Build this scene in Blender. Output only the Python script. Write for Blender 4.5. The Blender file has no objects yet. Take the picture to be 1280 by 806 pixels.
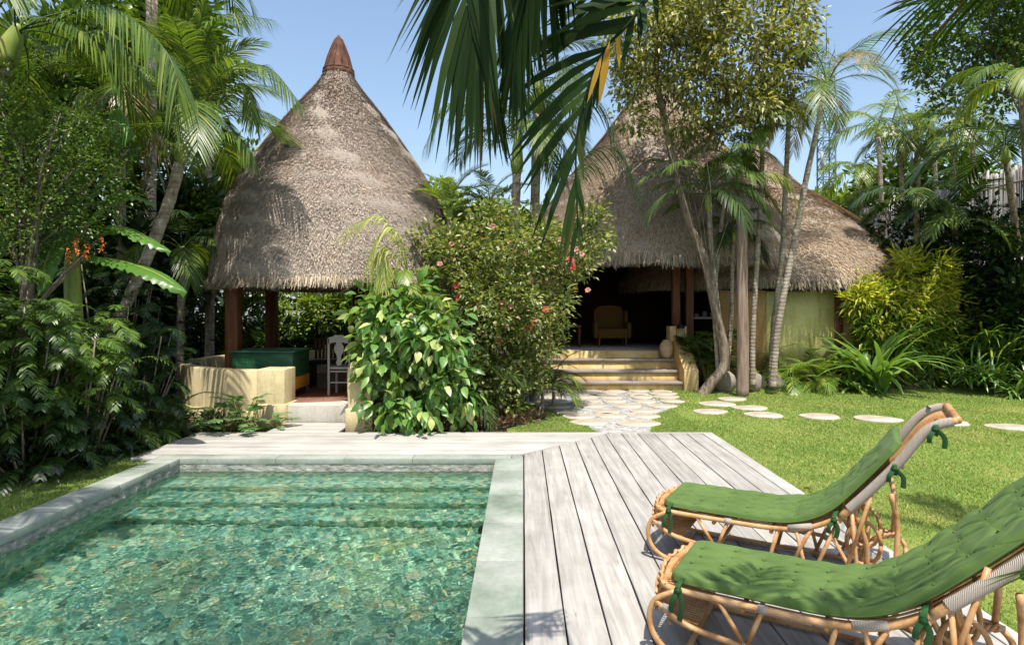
import bpy, math
import numpy as np
from mathutils import Vector

# ------------------------------------------------------------------ camera, sky, sun, exposure
sc = bpy.context.scene
COL = sc.collection
F, VX, YH, H = 760.0, 654.0, 386.0, 1.7
cam = bpy.data.objects.new('camera', bpy.data.cameras.new('camera')); COL.objects.link(cam); sc.camera = cam
cam.location = (0, 0, H); cam.rotation_euler = (math.pi/2, 0, 0)
cam.data.sensor_width = 36; cam.data.lens = 36*F/1280
cam.data.shift_x = (640-VX)/1280; cam.data.shift_y = (YH-403)/1280
cam.data.clip_start = .05; cam.data.clip_end = 2000
cam.data.dof.use_dof = True; cam.data.dof.focus_distance = 7.0; cam.data.dof.aperture_fstop = 12.0
SUN = Vector((-.10, .42, -1)).normalized()
w = bpy.data.worlds.new('World'); sc.world = w; w.use_nodes = True
sky = w.node_tree.nodes.new('ShaderNodeTexSky'); sky.sky_type = 'NISHITA'; sky.sun_disc = False
sky.sun_elevation = math.asin(-SUN.z); sky.sun_rotation = math.atan2(-SUN.x, -SUN.y)
sky.air_density = 1.3; sky.dust_density = 1.8; sky.ozone_density = 1.5
w.node_tree.links.new(sky.outputs[0], w.node_tree.nodes['Background'].inputs[0])
w.node_tree.nodes['Background'].inputs[1].default_value = .15
sl = bpy.data.lights.new('sun', 'SUN'); sl.energy = 4.8; sl.angle = math.radians(.5); sl.color = (1, .95, .87)
sl.cycles.is_caustics_light = True
so = bpy.data.objects.new('sun', sl); COL.objects.link(so)
so.rotation_euler = SUN.to_track_quat('-Z', 'Y').to_euler()
sc.view_settings.view_transform = 'Standard'; sc.view_settings.look = 'None'
sc.view_settings.gamma = 1; sc.view_settings.exposure = .52
sc.cycles.max_bounces = 9; sc.cycles.transparent_max_bounces = 12
sc.cycles.diffuse_bounces = 4; sc.cycles.transmission_bounces = 6; sc.cycles.sample_clamp_indirect = 6

# ------------------------------------------------------------------ helpers
R = np.random.default_rng(7)
def A(*v): return np.array(v, float)
def P(px, py, D): return A((px-VX)/F*D, D, H+(YH-py)/F*D)
def X(px, D): return (px-VX)/F*D
def Z(py, D): return H+(YH-py)/F*D
def nrm(v): return v/np.maximum(np.linalg.norm(v, axis=-1, keepdims=True), 1e-9)

def tag(o, label=None, cat=None, group=None, kind=None):
    if label: o['label'] = label
    if cat: o['category'] = cat
    if group: o['group'] = group
    if kind: o['kind'] = kind
    return o
def thing(name, label, cat, loc=(0, 0, 0), group=None):
    o = bpy.data.objects.new(name, None); COL.objects.link(o); o.location = loc; o.empty_display_size = .2
    return tag(o, label, cat, group)

class MB:
    def __init__(s): s.V = []; s.Fs = []; s.n = 0
    def add(s, V, *Fa):
        V = np.asarray(V, float).reshape(-1, 3)
        for f in Fa:
            f = np.asarray(f, np.int64)
            if f.size: s.Fs.append(f + s.n)
        s.V.append(V); s.n += len(V); return s
    def box(s, x0, x1, y0, y1, z0, z1):
        v = [(x, y, z) for z in (z0, z1) for x, y in ((x0, y0), (x1, y0), (x1, y1), (x0, y1))]
        return s.add(v, [(3, 2, 1, 0), (4, 5, 6, 7), (0, 1, 5, 4), (1, 2, 6, 5), (2, 3, 7, 6), (3, 0, 4, 7)])
    def obox(s, c, ax, ay, az):
        c, ax, ay, az = map(lambda q: np.asarray(q, float), (c, ax, ay, az))
        v = [c+i*ax+j*ay+k*az for k in (-1, 1) for i, j in ((-1, -1), (1, -1), (1, 1), (-1, 1))]
        return s.add(v, [(3, 2, 1, 0), (4, 5, 6, 7), (0, 1, 5, 4), (1, 2, 6, 5), (2, 3, 7, 6), (3, 0, 4, 7)])
    def prism(s, pts, z0, z1):
        n = len(pts); v = [(x, y, z0) for x, y in pts]+[(x, y, z1) for x, y in pts]
        q = [(i, (i+1) % n, n+(i+1) % n, n+i) for i in range(n)]
        s.add(v, q); s.n -= 2*n; s.V.pop()
        s.Fs.append(np.array([list(range(n, 2*n))])+s.n); s.Fs.append(np.array([list(range(n-1, -1, -1))])+s.n)
        s.V.append(np.array(v, float)); s.n += 2*n; return s
    def tube(s, pts, rad, n=8, k=0):
        pts = np.asarray(pts, float)
        rad = np.ones(len(pts))*rad if np.isscalar(rad) else np.asarray(rad, float)
        if k: pts, rad = spl(pts, k), np.interp(np.linspace(0, 1, (len(pts)-1)*k+1), np.linspace(0, 1, len(rad)), rad)
        T = nrm(np.gradient(pts, axis=0)); u = A(0, 0, 1) if abs(T[0][2]) < .9 else A(1, 0, 0)
        U = []
        for t in T:
            u = u-t*np.dot(u, t); u = u/np.linalg.norm(u); U.append(u)
        U = np.array(U); W = np.cross(T, U)
        a = np.linspace(0, 2*math.pi, n, endpoint=False)
        V = pts[:, None]+rad[:, None, None]*(U[:, None]*np.cos(a)[:, None]+W[:, None]*np.sin(a)[:, None])
        m = len(pts); i = np.arange(m-1)[:, None]*n; j = np.arange(n)
        q = np.stack([i+j, i+(j+1) % n, i+n+(j+1) % n, i+n+j], -1).reshape(-1, 4)
        s.add(V, q, [list(range(n-1, -1, -1))], [list(range((m-1)*n, m*n))]); return s
    def lathe(s, prof, c=(0, 0, 0), n=24):
        prof = np.asarray(prof, float); a = np.linspace(0, 2*math.pi, n, endpoint=False)
        V = np.stack([c[0]+prof[:, 0][:, None]*np.cos(a), c[1]+prof[:, 0][:, None]*np.sin(a), c[2]+prof[:, 1][:, None]+0*a], -1)
        m = len(prof); i = np.arange(m-1)[:, None]*n; j = np.arange(n)
        q = np.stack([i+j, i+(j+1) % n, i+n+(j+1) % n, i+n+j], -1).reshape(-1, 4)
        return s.add(V, q)
    def grid(s, V):
        m, n = V.shape[:2]; i = np.arange(m-1)[:, None]*n; j = np.arange(n-1)
        return s.add(V, np.stack([i+j, i+j+1, i+n+j+1, i+n+j], -1).reshape(-1, 4))
    def build(s, name, mat, parent=None, label=None, cat=None, group=None, kind=None, smooth=False, bevel=0):
        V = np.concatenate(s.V); me = bpy.data.meshes.new(name)
        org = None
        if parent is None and cat:                       # origin at the thing's base
            lo, hi = V.min(0), V.max(0); org = A((lo[0]+hi[0])/2, (lo[1]+hi[1])/2, lo[2]); V = V-org
        if parent is not None: V = V-np.array(parent['_w']) if '_w' in parent else V-np.array(parent.location)
        me.vertices.add(len(V)); me.vertices.foreach_set('co', V.astype(np.float32).ravel())
        li = np.concatenate([f.ravel() for f in s.Fs]); sz = np.concatenate([np.full(len(f), f.shape[1]) for f in s.Fs])
        me.loops.add(len(li)); me.loops.foreach_set('vertex_index', li.astype(np.int32))
        me.polygons.add(len(sz)); st = np.concatenate([[0], np.cumsum(sz)[:-1]])
        me.polygons.foreach_set('loop_start', st.astype(np.int32)); me.polygons.foreach_set('loop_total', sz.astype(np.int32))
        if smooth: me.polygons.foreach_set('use_smooth', np.ones(len(sz), bool))
        me.update(calc_edges=True); me.materials.append(mat)
        o = bpy.data.objects.new(name, me); COL.objects.link(o)
        if org is not None: o.location = org
        if parent is not None:
            o.parent = parent
        if bevel:
            b = o.modifiers.new('bevel', 'BEVEL'); b.width = bevel; b.segments = 2; b.limit_method = 'ANGLE'
        return tag(o, label, cat, group, kind)
def sub(o, parent):                                       # make a finished part usable as parent of sub-parts
    o['_w'] = list(parent.location); return o

def spl(p, k):
    p = np.asarray(p, float); q = np.vstack([2*p[0]-p[1], p, 2*p[-1]-p[-2]]); out = []
    for i in range(1, len(q)-2):
        t = np.linspace(0, 1, k, endpoint=False)[:, None]
        a, b, c, d = q[i-1:i+3]
        out.append(.5*((2*b)+(c-a)*t+(2*a-5*b+4*c-d)*t*t+(3*b-a-3*c+d)*t**3))
    return np.vstack(out+[p[-1:]])

# ------------------------------------------------------------------ materials
def mat(name, base=(.5, .5, .5), rough=.6, spec=.3):
    m = bpy.data.materials.new(name); m.use_nodes = True; b = m.node_tree.nodes['Principled BSDF']
    b.inputs['Base Color'].default_value = (*base, 1); b.inputs['Roughness'].default_value = rough
    b.inputs['Specular IOR Level'].default_value = spec; return m
def nd(m, t, **kw):
    n = m.node_tree.nodes.new(t)
    for k, v in kw.items():
        if k in n.inputs: n.inputs[k].default_value = v
        else: setattr(n, k, v)
    return n
def ln(m, a, b): m.node_tree.links.new(a, b)
def ramp(m, fac, stops):
    r = nd(m, 'ShaderNodeValToRGB'); e = r.color_ramp.elements
    while len(e) < len(stops): e.new(.5)
    for q, (p, c) in zip(e, stops): q.position = p; q.color = (*c, 1)
    ln(m, fac, r.inputs[0]); return r.outputs[0]
def coords(m, scale=(1, 1, 1), kind='Object'):
    tc = nd(m, 'ShaderNodeTexCoord'); mp = nd(m, 'ShaderNodeMapping'); mp.inputs['Scale'].default_value = scale
    ln(m, tc.outputs[kind], mp.inputs[0]); return mp.outputs[0]
def noise(m, co, scale, detail=5, rough=.6, dist=0):
    n = nd(m, 'ShaderNodeTexNoise'); n.inputs['Scale'].default_value = scale; n.inputs['Detail'].default_value = detail
    n.inputs['Roughness'].default_value = rough; n.inputs['Distortion'].default_value = dist; ln(m, co, n.inputs['Vector']); return n.outputs[0]
def mixc(m, f, a, b, mode='MIX'):
    x = nd(m, 'ShaderNodeMix', data_type='RGBA', blend_type=mode)
    for s_, v in ((x.inputs[0], f), (x.inputs[6], a), (x.inputs[7], b)):
        if isinstance(v, (float, int)): s_.default_value = v
        elif isinstance(v, tuple): s_.default_value = (*v, 1)
        else: ln(m, v, s_)
    return x.outputs[2]
def bump(m, h, s=.3, d=.01):
    b = nd(m, 'ShaderNodeBump'); b.inputs['Strength'].default_value = s; b.inputs['Distance'].default_value = d
    ln(m, h, b.inputs['Height']); ln(m, b.outputs[0], m.node_tree.nodes['Principled BSDF'].inputs['Normal'])
def basec(m, c): ln(m, c, m.node_tree.nodes['Principled BSDF'].inputs['Base Color'])

def island(m): return nd(m, 'ShaderNodeNewGeometry').outputs['Random Per Island']
def leafmat(name, stops, trans=.35, rough=.38, tint=(1.25, 1.25, .5), spec=.55, patch=None):
    m = mat(name, rough=rough, spec=spec); b = m.node_tree.nodes['Principled BSDF']
    c0 = ramp(m, island(m), stops)
    n = noise(m, coords(m), 1.3, 2); c = mixc(m, .35, c0, ramp(m, n, [(.3, (.45, .5, .4)), (.7, (1, 1, 1))]), 'MULTIPLY')
    if patch: c = mixc(m, ramp(m, noise(m, coords(m), .55, 5, .6, .6), [(.50, (0, 0, 0)), (.68, (.45, .45, .45))]), c, patch)
    ln(m, c, b.inputs['Base Color'])
    t = nd(m, 'ShaderNodeBsdfTranslucent'); ln(m, mixc(m, 1., c, tint, 'MULTIPLY'), t.inputs[0])
    x = nd(m, 'ShaderNodeMixShader'); x.inputs[0].default_value = trans
    ln(m, b.outputs[0], x.inputs[1]); ln(m, t.outputs[0], x.inputs[2])
    ln(m, x.outputs[0], m.node_tree.nodes['Material Output'].inputs[0]); return m

M = {}
M['palm'] = leafmat('palm_leaf', [(0, (.06, .11, .018)), (.6, (.12, .20, .032)), (.93, (.22, .30, .05)), (1, (.36, .33, .09))], .34)
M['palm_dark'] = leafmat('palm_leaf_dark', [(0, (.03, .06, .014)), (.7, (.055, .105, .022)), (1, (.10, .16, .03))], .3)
M['palm_near'] = leafmat('palm_leaf_painted_shade', [(0, (.014, .034, .008)), (.7, (.03, .065, .014)), (.93, (.05, .09, .02)), (1, (.10, .05, .015))], .3, .6, spec=.12)  # darker palm copy; shade from the crown overhead is put into the colour
M['palm_pale'] = leafmat('palm_leaf_pale', [(0, (.14, .24, .035)), (.6, (.24, .33, .06)), (1, (.40, .40, .13))], .4)
M['palm_cream'] = leafmat('palm_leaf_cream', [(0, (.34, .42, .09)), (.6, (.52, .55, .16)), (1, (.62, .60, .26))], .4)
M['palm_dry'] = leafmat('palm_leaf_drying', [(0, (.08, .14, .02)), (.35, (.18, .2, .04)), (.6, (.35, .2, .06)), (1, (.40, .27, .12))], .3, tint=(1.2, 1, .6))
M['palm_yel'] = leafmat('palm_leaf_yellowed', [(0, (.75, .32, .02)), (.5, (.62, .38, .03)), (1, (.7, .30, .02))], .45, tint=(1.3, 1, .4))
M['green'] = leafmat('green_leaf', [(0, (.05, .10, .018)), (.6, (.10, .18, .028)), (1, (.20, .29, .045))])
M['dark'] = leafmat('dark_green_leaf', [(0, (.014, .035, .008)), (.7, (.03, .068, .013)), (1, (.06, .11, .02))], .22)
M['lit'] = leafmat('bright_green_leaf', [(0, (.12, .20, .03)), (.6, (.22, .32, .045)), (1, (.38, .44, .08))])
M['gold'] = leafmat('golden_leaf', [(0, (.20, .30, .04)), (.5, (.42, .46, .06)), (.8, (.62, .60, .10)), (1, (.75, .70, .16))], .45)
M['goldlow'] = leafmat('fresh_green_leaf', [(0, (.10, .20, .03)), (.6, (.20, .34, .05)), (1, (.42, .48, .07))], .42)
M['olive'] = leafmat('olive_yellow_leaf', [(0, (.10, .12, .03)), (.4, (.22, .24, .05)), (.8, (.42, .40, .12)), (1, (.56, .50, .24))], .4)
M['hib'] = leafmat('hibiscus_leaf', [(0, (.08, .13, .025)), (.4, (.17, .23, .045)), (.7, (.34, .37, .11)), (.93, (.50, .50, .25)), (1, (.36, .17, .09))], .38, .35)
M['varieg'] = leafmat('variegated_leaf', [(0, (.08, .19, .045)), (.55, (.16, .32, .07)), (.80, (.30, .44, .11)), (.93, (.50, .56, .18)), (1, (.70, .66, .34))], .35, .38)
M['banana'] = leafmat('banana_leaf', [(0, (.09, .22, .035)), (1, (.17, .34, .06))], .45, .3)
M['philo'] = leafmat('lobed_leaf', [(0, (.08, .19, .06)), (1, (.2, .34, .12))], .25, .3)
M['strap'] = leafmat('strap_leaf', [(0, (.10, .21, .04)), (1, (.26, .40, .09))], .35, .3)
M['brom'] = leafmat('bromeliad_leaf', [(0, (.06, .04, .03)), (.5, (.22, .14, .09)), (.85, (.4, .27, .17)), (1, (.45, .03, .03))], .25, .4, (1.1, .9, .8))
M['red'] = leafmat('petal_red', [(0, (.6, .03, .05)), (1, (.75, .12, .12))], .3, .5, (1, .6, .6))
M['pink'] = leafmat('petal_pink', [(0, (.75, .3, .25)), (1, (.8, .5, .4))], .3, .5, (1, .7, .7))
M['orange'] = leafmat('petal_orange', [(0, (.7, .12, .02)), (1, (.8, .3, .05))], .3, .5, (1, .6, .4))

m = M['bark'] = mat('bark', rough=.9, spec=.1)
co = coords(m, (6, 6, 2)); n = noise(m, co, 3, 6); basec(m, ramp(m, n, [(.3, (.09, .065, .045)), (.55, (.24, .19, .14)), (.75, (.42, .37, .3))])); bump(m, n, .8, .02)
m = M['palmtrunk'] = mat('ringed_palm_trunk', rough=.85, spec=.15)
co = coords(m); wv = nd(m, 'ShaderNodeTexWave'); wv.bands_direction = 'Z'; wv.inputs['Scale'].default_value = 4.2; wv.inputs['Distortion'].default_value = 3.5; wv.inputs['Detail'].default_value = 2
ln(m, co, wv.inputs[0]); n = noise(m, co, 9, 5)
c1 = ramp(m, n, [(.3, (.16, .12, .09)), (.6, (.38, .33, .26)), (.8, (.5, .47, .4))])
basec(m, mixc(m, .55, c1, ramp(m, wv.outputs[1], [(0, (.7, .66, .6)), (.3, (1, 1, 1))]), 'MULTIPLY')); bump(m, wv.outputs[1], .3, .015)
m = M['shaft'] = mat('green_crownshaft', rough=.4, spec=.4)
basec(m, ramp(m, noise(m, coords(m, (4, 4, 1)), 2, 3), [(.3, (.12, .2, .03)), (.6, (.28, .34, .07)), (.8, (.42, .36, .14))]))
m = M['rachis'] = mat('rachis', (.22, .25, .06), .5)

m = M['deckwood'] = mat('weathered_deck_board', rough=.75, spec=.2)
def woodnodes(m, axis, stops, rnd=.25):
    sc_ = (14, .9, 14) if axis == 'y' else (.9, 14, 14)
    if axis == 'z': sc_ = (14, 14, .9)
    co = coords(m, sc_); isl = island(m); ad = nd(m, 'ShaderNodeVectorMath', operation='ADD'); ln(m, co, ad.inputs[0])
    cb = nd(m, 'ShaderNodeCombineXYZ'); mu = nd(m, 'ShaderNodeMath', operation='MULTIPLY'); mu.inputs[1].default_value = 57; ln(m, isl, mu.inputs[0])
    for i in range(3): ln(m, mu.outputs[0], cb.inputs[i])
    ln(m, cb.outputs[0], ad.inputs[1])
    n1 = noise(m, ad.outputs[0], 1.0, 8, .65, 1.2); c = ramp(m, n1, stops)
    n2 = noise(m, coords(m), 2.3, 4); c = mixc(m, .5, c, ramp(m, n2, [(.35, (.72, .7, .68)), (.6, (1, 1, 1))]), 'MULTIPLY')
    c = mixc(m, 1., c, ramp(m, isl, [(0, (1-rnd, 1-rnd, 1-rnd)), (1, (1, 1, 1))]), 'MULTIPLY')
    n3 = noise(m, ad.outputs[0], 4, 3); c = mixc(m, ramp(m, n3, [(.66, (0, 0, 0)), (.74, (1, 1, 1))]), c, (.22, .2, .18))
    basec(m, c); bump(m, n1, .35, .004)
woodnodes(m, 'y', [(.3, (.29, .27, .24)), (.5, (.405, .383, .345)), (.7, (.52, .495, .45))], .22)
m = M['deckwood_x'] = mat('weathered_cross_board', rough=.75, spec=.2)
woodnodes(m, 'x', [(.3, (.33, .31, .28)), (.5, (.45, .428, .388)), (.7, (.52, .50, .455))], .18)
m = M['treadwood'] = mat('weathered_tread_wood', rough=.8, spec=.2)
woodnodes(m, 'x', [(.3, (.20, .16, .13)), (.5, (.33, .28, .235)), (.7, (.43, .38, .33))], .2)
m = M['brownwood'] = mat('brown_wood', rough=.5, spec=.35)
woodnodes(m, 'z', [(.3, (.09, .03, .012)), (.5, (.16, .055, .02)), (.7, (.24, .09, .035))], .2)
m = M['polewood'] = mat('bare_pole_wood', rough=.85, spec=.15)
woodnodes(m, 'z', [(.3, (.14, .09, .065)), (.5, (.30, .22, .17)), (.7, (.42, .34, .27))], .1)
m = M['darkwood'] = mat('dark_wood', (.035, .02, .013), .6)
m = M['underdeck'] = mat('joists_painted_shade', (.03, .027, .022), .9)  # near-black; the shade under the boards is in the colour

def stone(name, stops, sc1=3, b=.35, rough=.8, d=.01):
    m = mat(name, rough=rough, spec=.25); co = coords(m)
    n = noise(m, co, sc1, 8, .62); n2 = noise(m, co, sc1*14, 4, .7)
    c = ramp(m, n, stops); c = mixc(m, .35, c, ramp(m, n2, [(.3, (.6, .6, .58)), (.6, (1, 1, 1))]), 'MULTIPLY')
    if 'plaster' in name or 'concrete' in name:
        n3 = noise(m, coords(m, (5, 5, .7)), 1.6, 6, .7, .5); c = mixc(m, .55, c, ramp(m, n3, [(.34, (.55, .5, .43)), (.5, (1, 1, 1)), (.8, (1, 1, 1))]), 'MULTIPLY')
    basec(m, c); bump(m, n2, b, d); return m
M['coping'] = stone('pool_coping_stone', [(.3, (.15, .19, .14)), (.45, (.25, .28, .23)), (.6, (.34, .355, .31)), (.75, (.27, .30, .25))], 1.6)
M['flag'] = stone('pale_flagstone', [(.3, (.28, .24, .18)), (.5, (.44, .38, .30)), (.75, (.55, .50, .41))], 2)
M['pebble'] = stone('grey_pebbles', [(.3, (.22, .22, .21)), (.7, (.5, .48, .45))], 9)
M['concrete'] = stone('pale_concrete', [(.3, (.42, .39, .34)), (.7, (.6, .57, .5))], 2)
M['wallrock'] = stone('garden_rock', [(.3, (.2, .17, .13)), (.7, (.42, .37, .3))], 3)
M['ochre'] = stone('ochre_plaster', [(.3, (.46, .30, .10)), (.5, (.62, .43, .17)), (.75, (.68, .52, .27))], 1.8, .15, .7)
M['cream'] = stone('cream_plaster', [(.25, (.46, .36, .19)), (.5, (.62, .51, .29)), (.75, (.70, .60, .38))], 1.8, .15, .7)
M['wally'] = stone('yellow_wall_plaster', [(.3, (.55, .50, .16)), (.7, (.66, .62, .26))], 1.2, .1, .8)
M['wallo'] = stone('orange_wall_plaster', [(.3, (.45, .26, .09)), (.7, (.52, .32, .12))], 1.2, .1, .8)
M['greywall'] = stone('grey_render', [(.3, (.3, .31, .32)), (.7, (.42, .43, .45))], 1.2, .1, .8)
M['soil'] = stone('dark_soil', [(.3, (.045, .032, .02)), (.7, (.11, .08, .05))], 3, .8, .95, .03)
m = M['turf'] = mat('lawn_turf', rough=.95, spec=.1)
co = coords(m); n = noise(m, co, 1.1, 6); n2 = noise(m, co, 60, 3)
c = ramp(m, n, [(.3, (.14, .21, .045)), (.5, (.21, .27, .06)), (.68, (.32, .31, .10))])
basec(m, mixc(m, .5, c, ramp(m, n2, [(.3, (.5, .5, .4)), (.65, (1, 1, 1))]), 'MULTIPLY')); bump(m, n2, .6, .02)
m = M['blade'] = leafmat('grass_blade', [(0, (.14, .26, .05)), (.55, (.24, .36, .08)), (.85, (.42, .46, .13)), (1, (.55, .50, .22))], .3, .6, (1.2, 1.2, .5), .15, patch=(.46, .42, .16))

m = M['thatch'] = mat('thatch_straw', rough=.95, spec=.1)
n = noise(m, coords(m), .9, 5); c = ramp(m, island(m), [(0, (.22, .18, .14)), (.3, (.40, .335, .275)), (.75, (.53, .45, .375)), (1, (.68, .59, .50))])
basec(m, mixc(m, .6, c, ramp(m, n, [(.32, (.58, .56, .54)), (.46, (.92, .88, .84)), (.68, (1.0, .85, .72))]), 'MULTIPLY'))
m = M['thatchgold'] = mat('golden_thatch_straw', rough=.95, spec=.1)
n = noise(m, coords(m), .8, 5); c = ramp(m, island(m), [(0, (.24, .18, .12)), (.3, (.44, .345, .25)), (.75, (.58, .465, .345)), (1, (.72, .60, .46))])
basec(m, mixc(m, .6, c, ramp(m, n, [(.32, (.62, .58, .54)), (.5, (1, .95, .88)), (.7, (1.0, .85, .7))]), 'MULTIPLY'))
m = M['thatchbase'] = mat('thatch_under', rough=1, spec=.05)
n = noise(m, coords(m, (1, 1, 2)), 30, 6, .75); basec(m, ramp(m, n, [(.3, (.18, .14, .11)), (.5, (.42, .35, .285)), (.7, (.56, .48, .40))])); bump(m, n, .9, .04)
m = M['fringe'] = mat('straw_fringe', rough=.9, spec=.1)
basec(m, ramp(m, island(m), [(0, (.16, .12, .08)), (.5, (.36, .29, .2)), (1, (.56, .47, .33))]))
m = M['rust'] = mat('rusty_copper_cap', rough=.75, spec=.2)
n = noise(m, coords(m, (3, 3, 1)), 4, 6); basec(m, ramp(m, n, [(.3, (.05, .025, .018)), (.55, (.12, .05, .03)), (.75, (.22, .13, .09))])); m.node_tree.nodes['Principled BSDF'].inputs['Metallic'].default_value = .0; bump(m, n, .3, .01)
m = M['bamboo'] = mat('weathered_bamboo', rough=.8, spec=.2)
n = noise(m, coords(m, (3, 3, 1)), 2.5, 5); c = ramp(m, island(m), [(0, (.22, .19, .16)), (.5, (.42, .38, .33)), (1, (.62, .58, .52))]); basec(m, mixc(m, .6, c, ramp(m, n, [(.35, (.4, .37, .33)), (.6, (1, 1, 1))]), 'MULTIPLY'))
M['tower'] = mat('tower_paint', (.12, .20, .23), .6)
# pool tiles
m = M['tile'] = mat('green_stone_pool_tile', rough=.6, spec=.4)
co = coords(m); br = nd(m, 'ShaderNodeTexVoronoi'); br.distance = 'CHEBYCHEV'; br.inputs['Scale'].default_value = 21; br.inputs['Randomness'].default_value = .35
ln(m, co, br.inputs['Vector']); sp_ = nd(m, 'ShaderNodeSeparateColor'); ln(m, br.outputs['Color'], sp_.inputs[0])
c = ramp(m, sp_.outputs[0], [(0, (.05, .15, .10)), (.3, (.12, .29, .20)), (.55, (.21, .41, .29)), (.72, (.38, .53, .35)), (.84, (.08, .27, .25)), (.93, (.34, .37, .16)), (.97, (.52, .57, .42)), (1, (.38, .28, .13))])
n = noise(m, co, 1.2, 5); c = mixc(m, ramp(m, n, [(.52, (0, 0, 0)), (.7, (.8, .8, .8))]), c, mixc(m, .5, c, (.34, .36, .11)))
n2 = noise(m, co, 30, 4); basec(m, mixc(m, .45, c, ramp(m, n2, [(.3, (.45, .45, .45)), (.62, (1, 1, 1))]), 'MULTIPLY')); bump(m, n2, .4, .01)
m = M['splitstone'] = mat('split_pool_stone', rough=.85, spec=.25)
co = coords(m, (1, 1, 2.2)); v = nd(m, 'ShaderNodeTexVoronoi'); v.inputs['Scale'].default_value = 8; ln(m, co, v.inputs['Vector']); n = noise(m, co, 10, 6, .7)
c = ramp(m, n, [(.3, (.14, .16, .13)), (.5, (.36, .36, .31)), (.7, (.56, .53, .47))]); basec(m, c); bump(m, n, 1, .05)
m = M['water'] = mat('pool_water', (.88, .99, .95), 0, .5)
b = m.node_tree.nodes['Principled BSDF']; b.inputs['Transmission Weight'].default_value = 1; b.inputs['IOR'].default_value = 1.33
# furniture
m = M['rattan'] = mat('rattan_cane', rough=.4, spec=.4)
n = noise(m, coords(m), 7, 4); v_ = nd(m, 'ShaderNodeTexVoronoi'); v_.inputs['Scale'].default_value = 9; ln(m, coords(m), v_.inputs['Vector']); c = mixc(m, ramp(m, v_.outputs[0], [(.06, (.75, .75, .75)), (.12, (0, 0, 0))]), ramp(m, n, [(.3, (.33, .14, .045)), (.5, (.50, .27, .11)), (.7, (.64, .42, .22))]), (.25, .12, .05)); basec(m, mixc(m, .4, c, ramp(m, noise(m, coords(m), 60, 3), [(.3, (.6, .55, .5)), (.6, (1, 1, 1))]), 'MULTIPLY')); bump(m, noise(m, coords(m), 40, 3), .15, .003)
m = M['binding'] = mat('pale_cane_binding', rough=.75, spec=.2)
wv = nd(m, 'ShaderNodeTexWave'); wv.inputs['Scale'].default_value = 55; wv.inputs['Distortion'].default_value = .4; ln(m, coords(m), wv.inputs[0])
basec(m, ramp(m, wv.outputs[1], [(0, (.30, .25, .20)), (.5, (.42, .36, .30))])); bump(m, wv.outputs[1], .5, .004)
m = M['cushion'] = mat('green_quilted_canvas', rough=.85, spec=.15)
b = m.node_tree.nodes['Principled BSDF']; b.inputs['Sheen Weight'].default_value = .05
n = noise(m, coords(m), 3, 4); n2 = noise(m, coords(m), 300, 2); basec(m, ramp(m, n, [(.3, (.070, .122, .030)), (.7, (.105, .168, .045))])); bump(m, n2, .15, .001)
M['tie'] = mat('dark_green_ribbon', (.02, .075, .018), .8)
m = M['greenpaint'] = mat('green_painted_wood', rough=.5)
basec(m, ramp(m, noise(m, coords(m, (2, 2, 8)), 3, 5), [(.3, (.015, .075, .035)), (.6, (.03, .12, .055)), (.8, (.055, .16, .08))]))
M['orangepaint'] = mat('orange_painted_wood', (.65, .27, .03), .5)
M['whitepaint'] = mat('chalky_white_paint', (.36, .34, .31), .6)
M['yellowfab'] = mat('mustard_upholstery', (.10, .05, .01), .9)
M['clay'] = stone('buff_clay', [(.3, (.40, .28, .15)), (.7, (.55, .41, .25))], 4)
M['black'] = mat('black_metal', (.015, .015, .015), .4)
M['glass'] = mat('candle_glass', (.8, .8, .8), .1)
M['tabletop'] = mat('marble_white', (.6, .6, .58), .3)
M['interior'] = mat('dim_interior_wall', (.05, .035, .022), .9)

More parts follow.
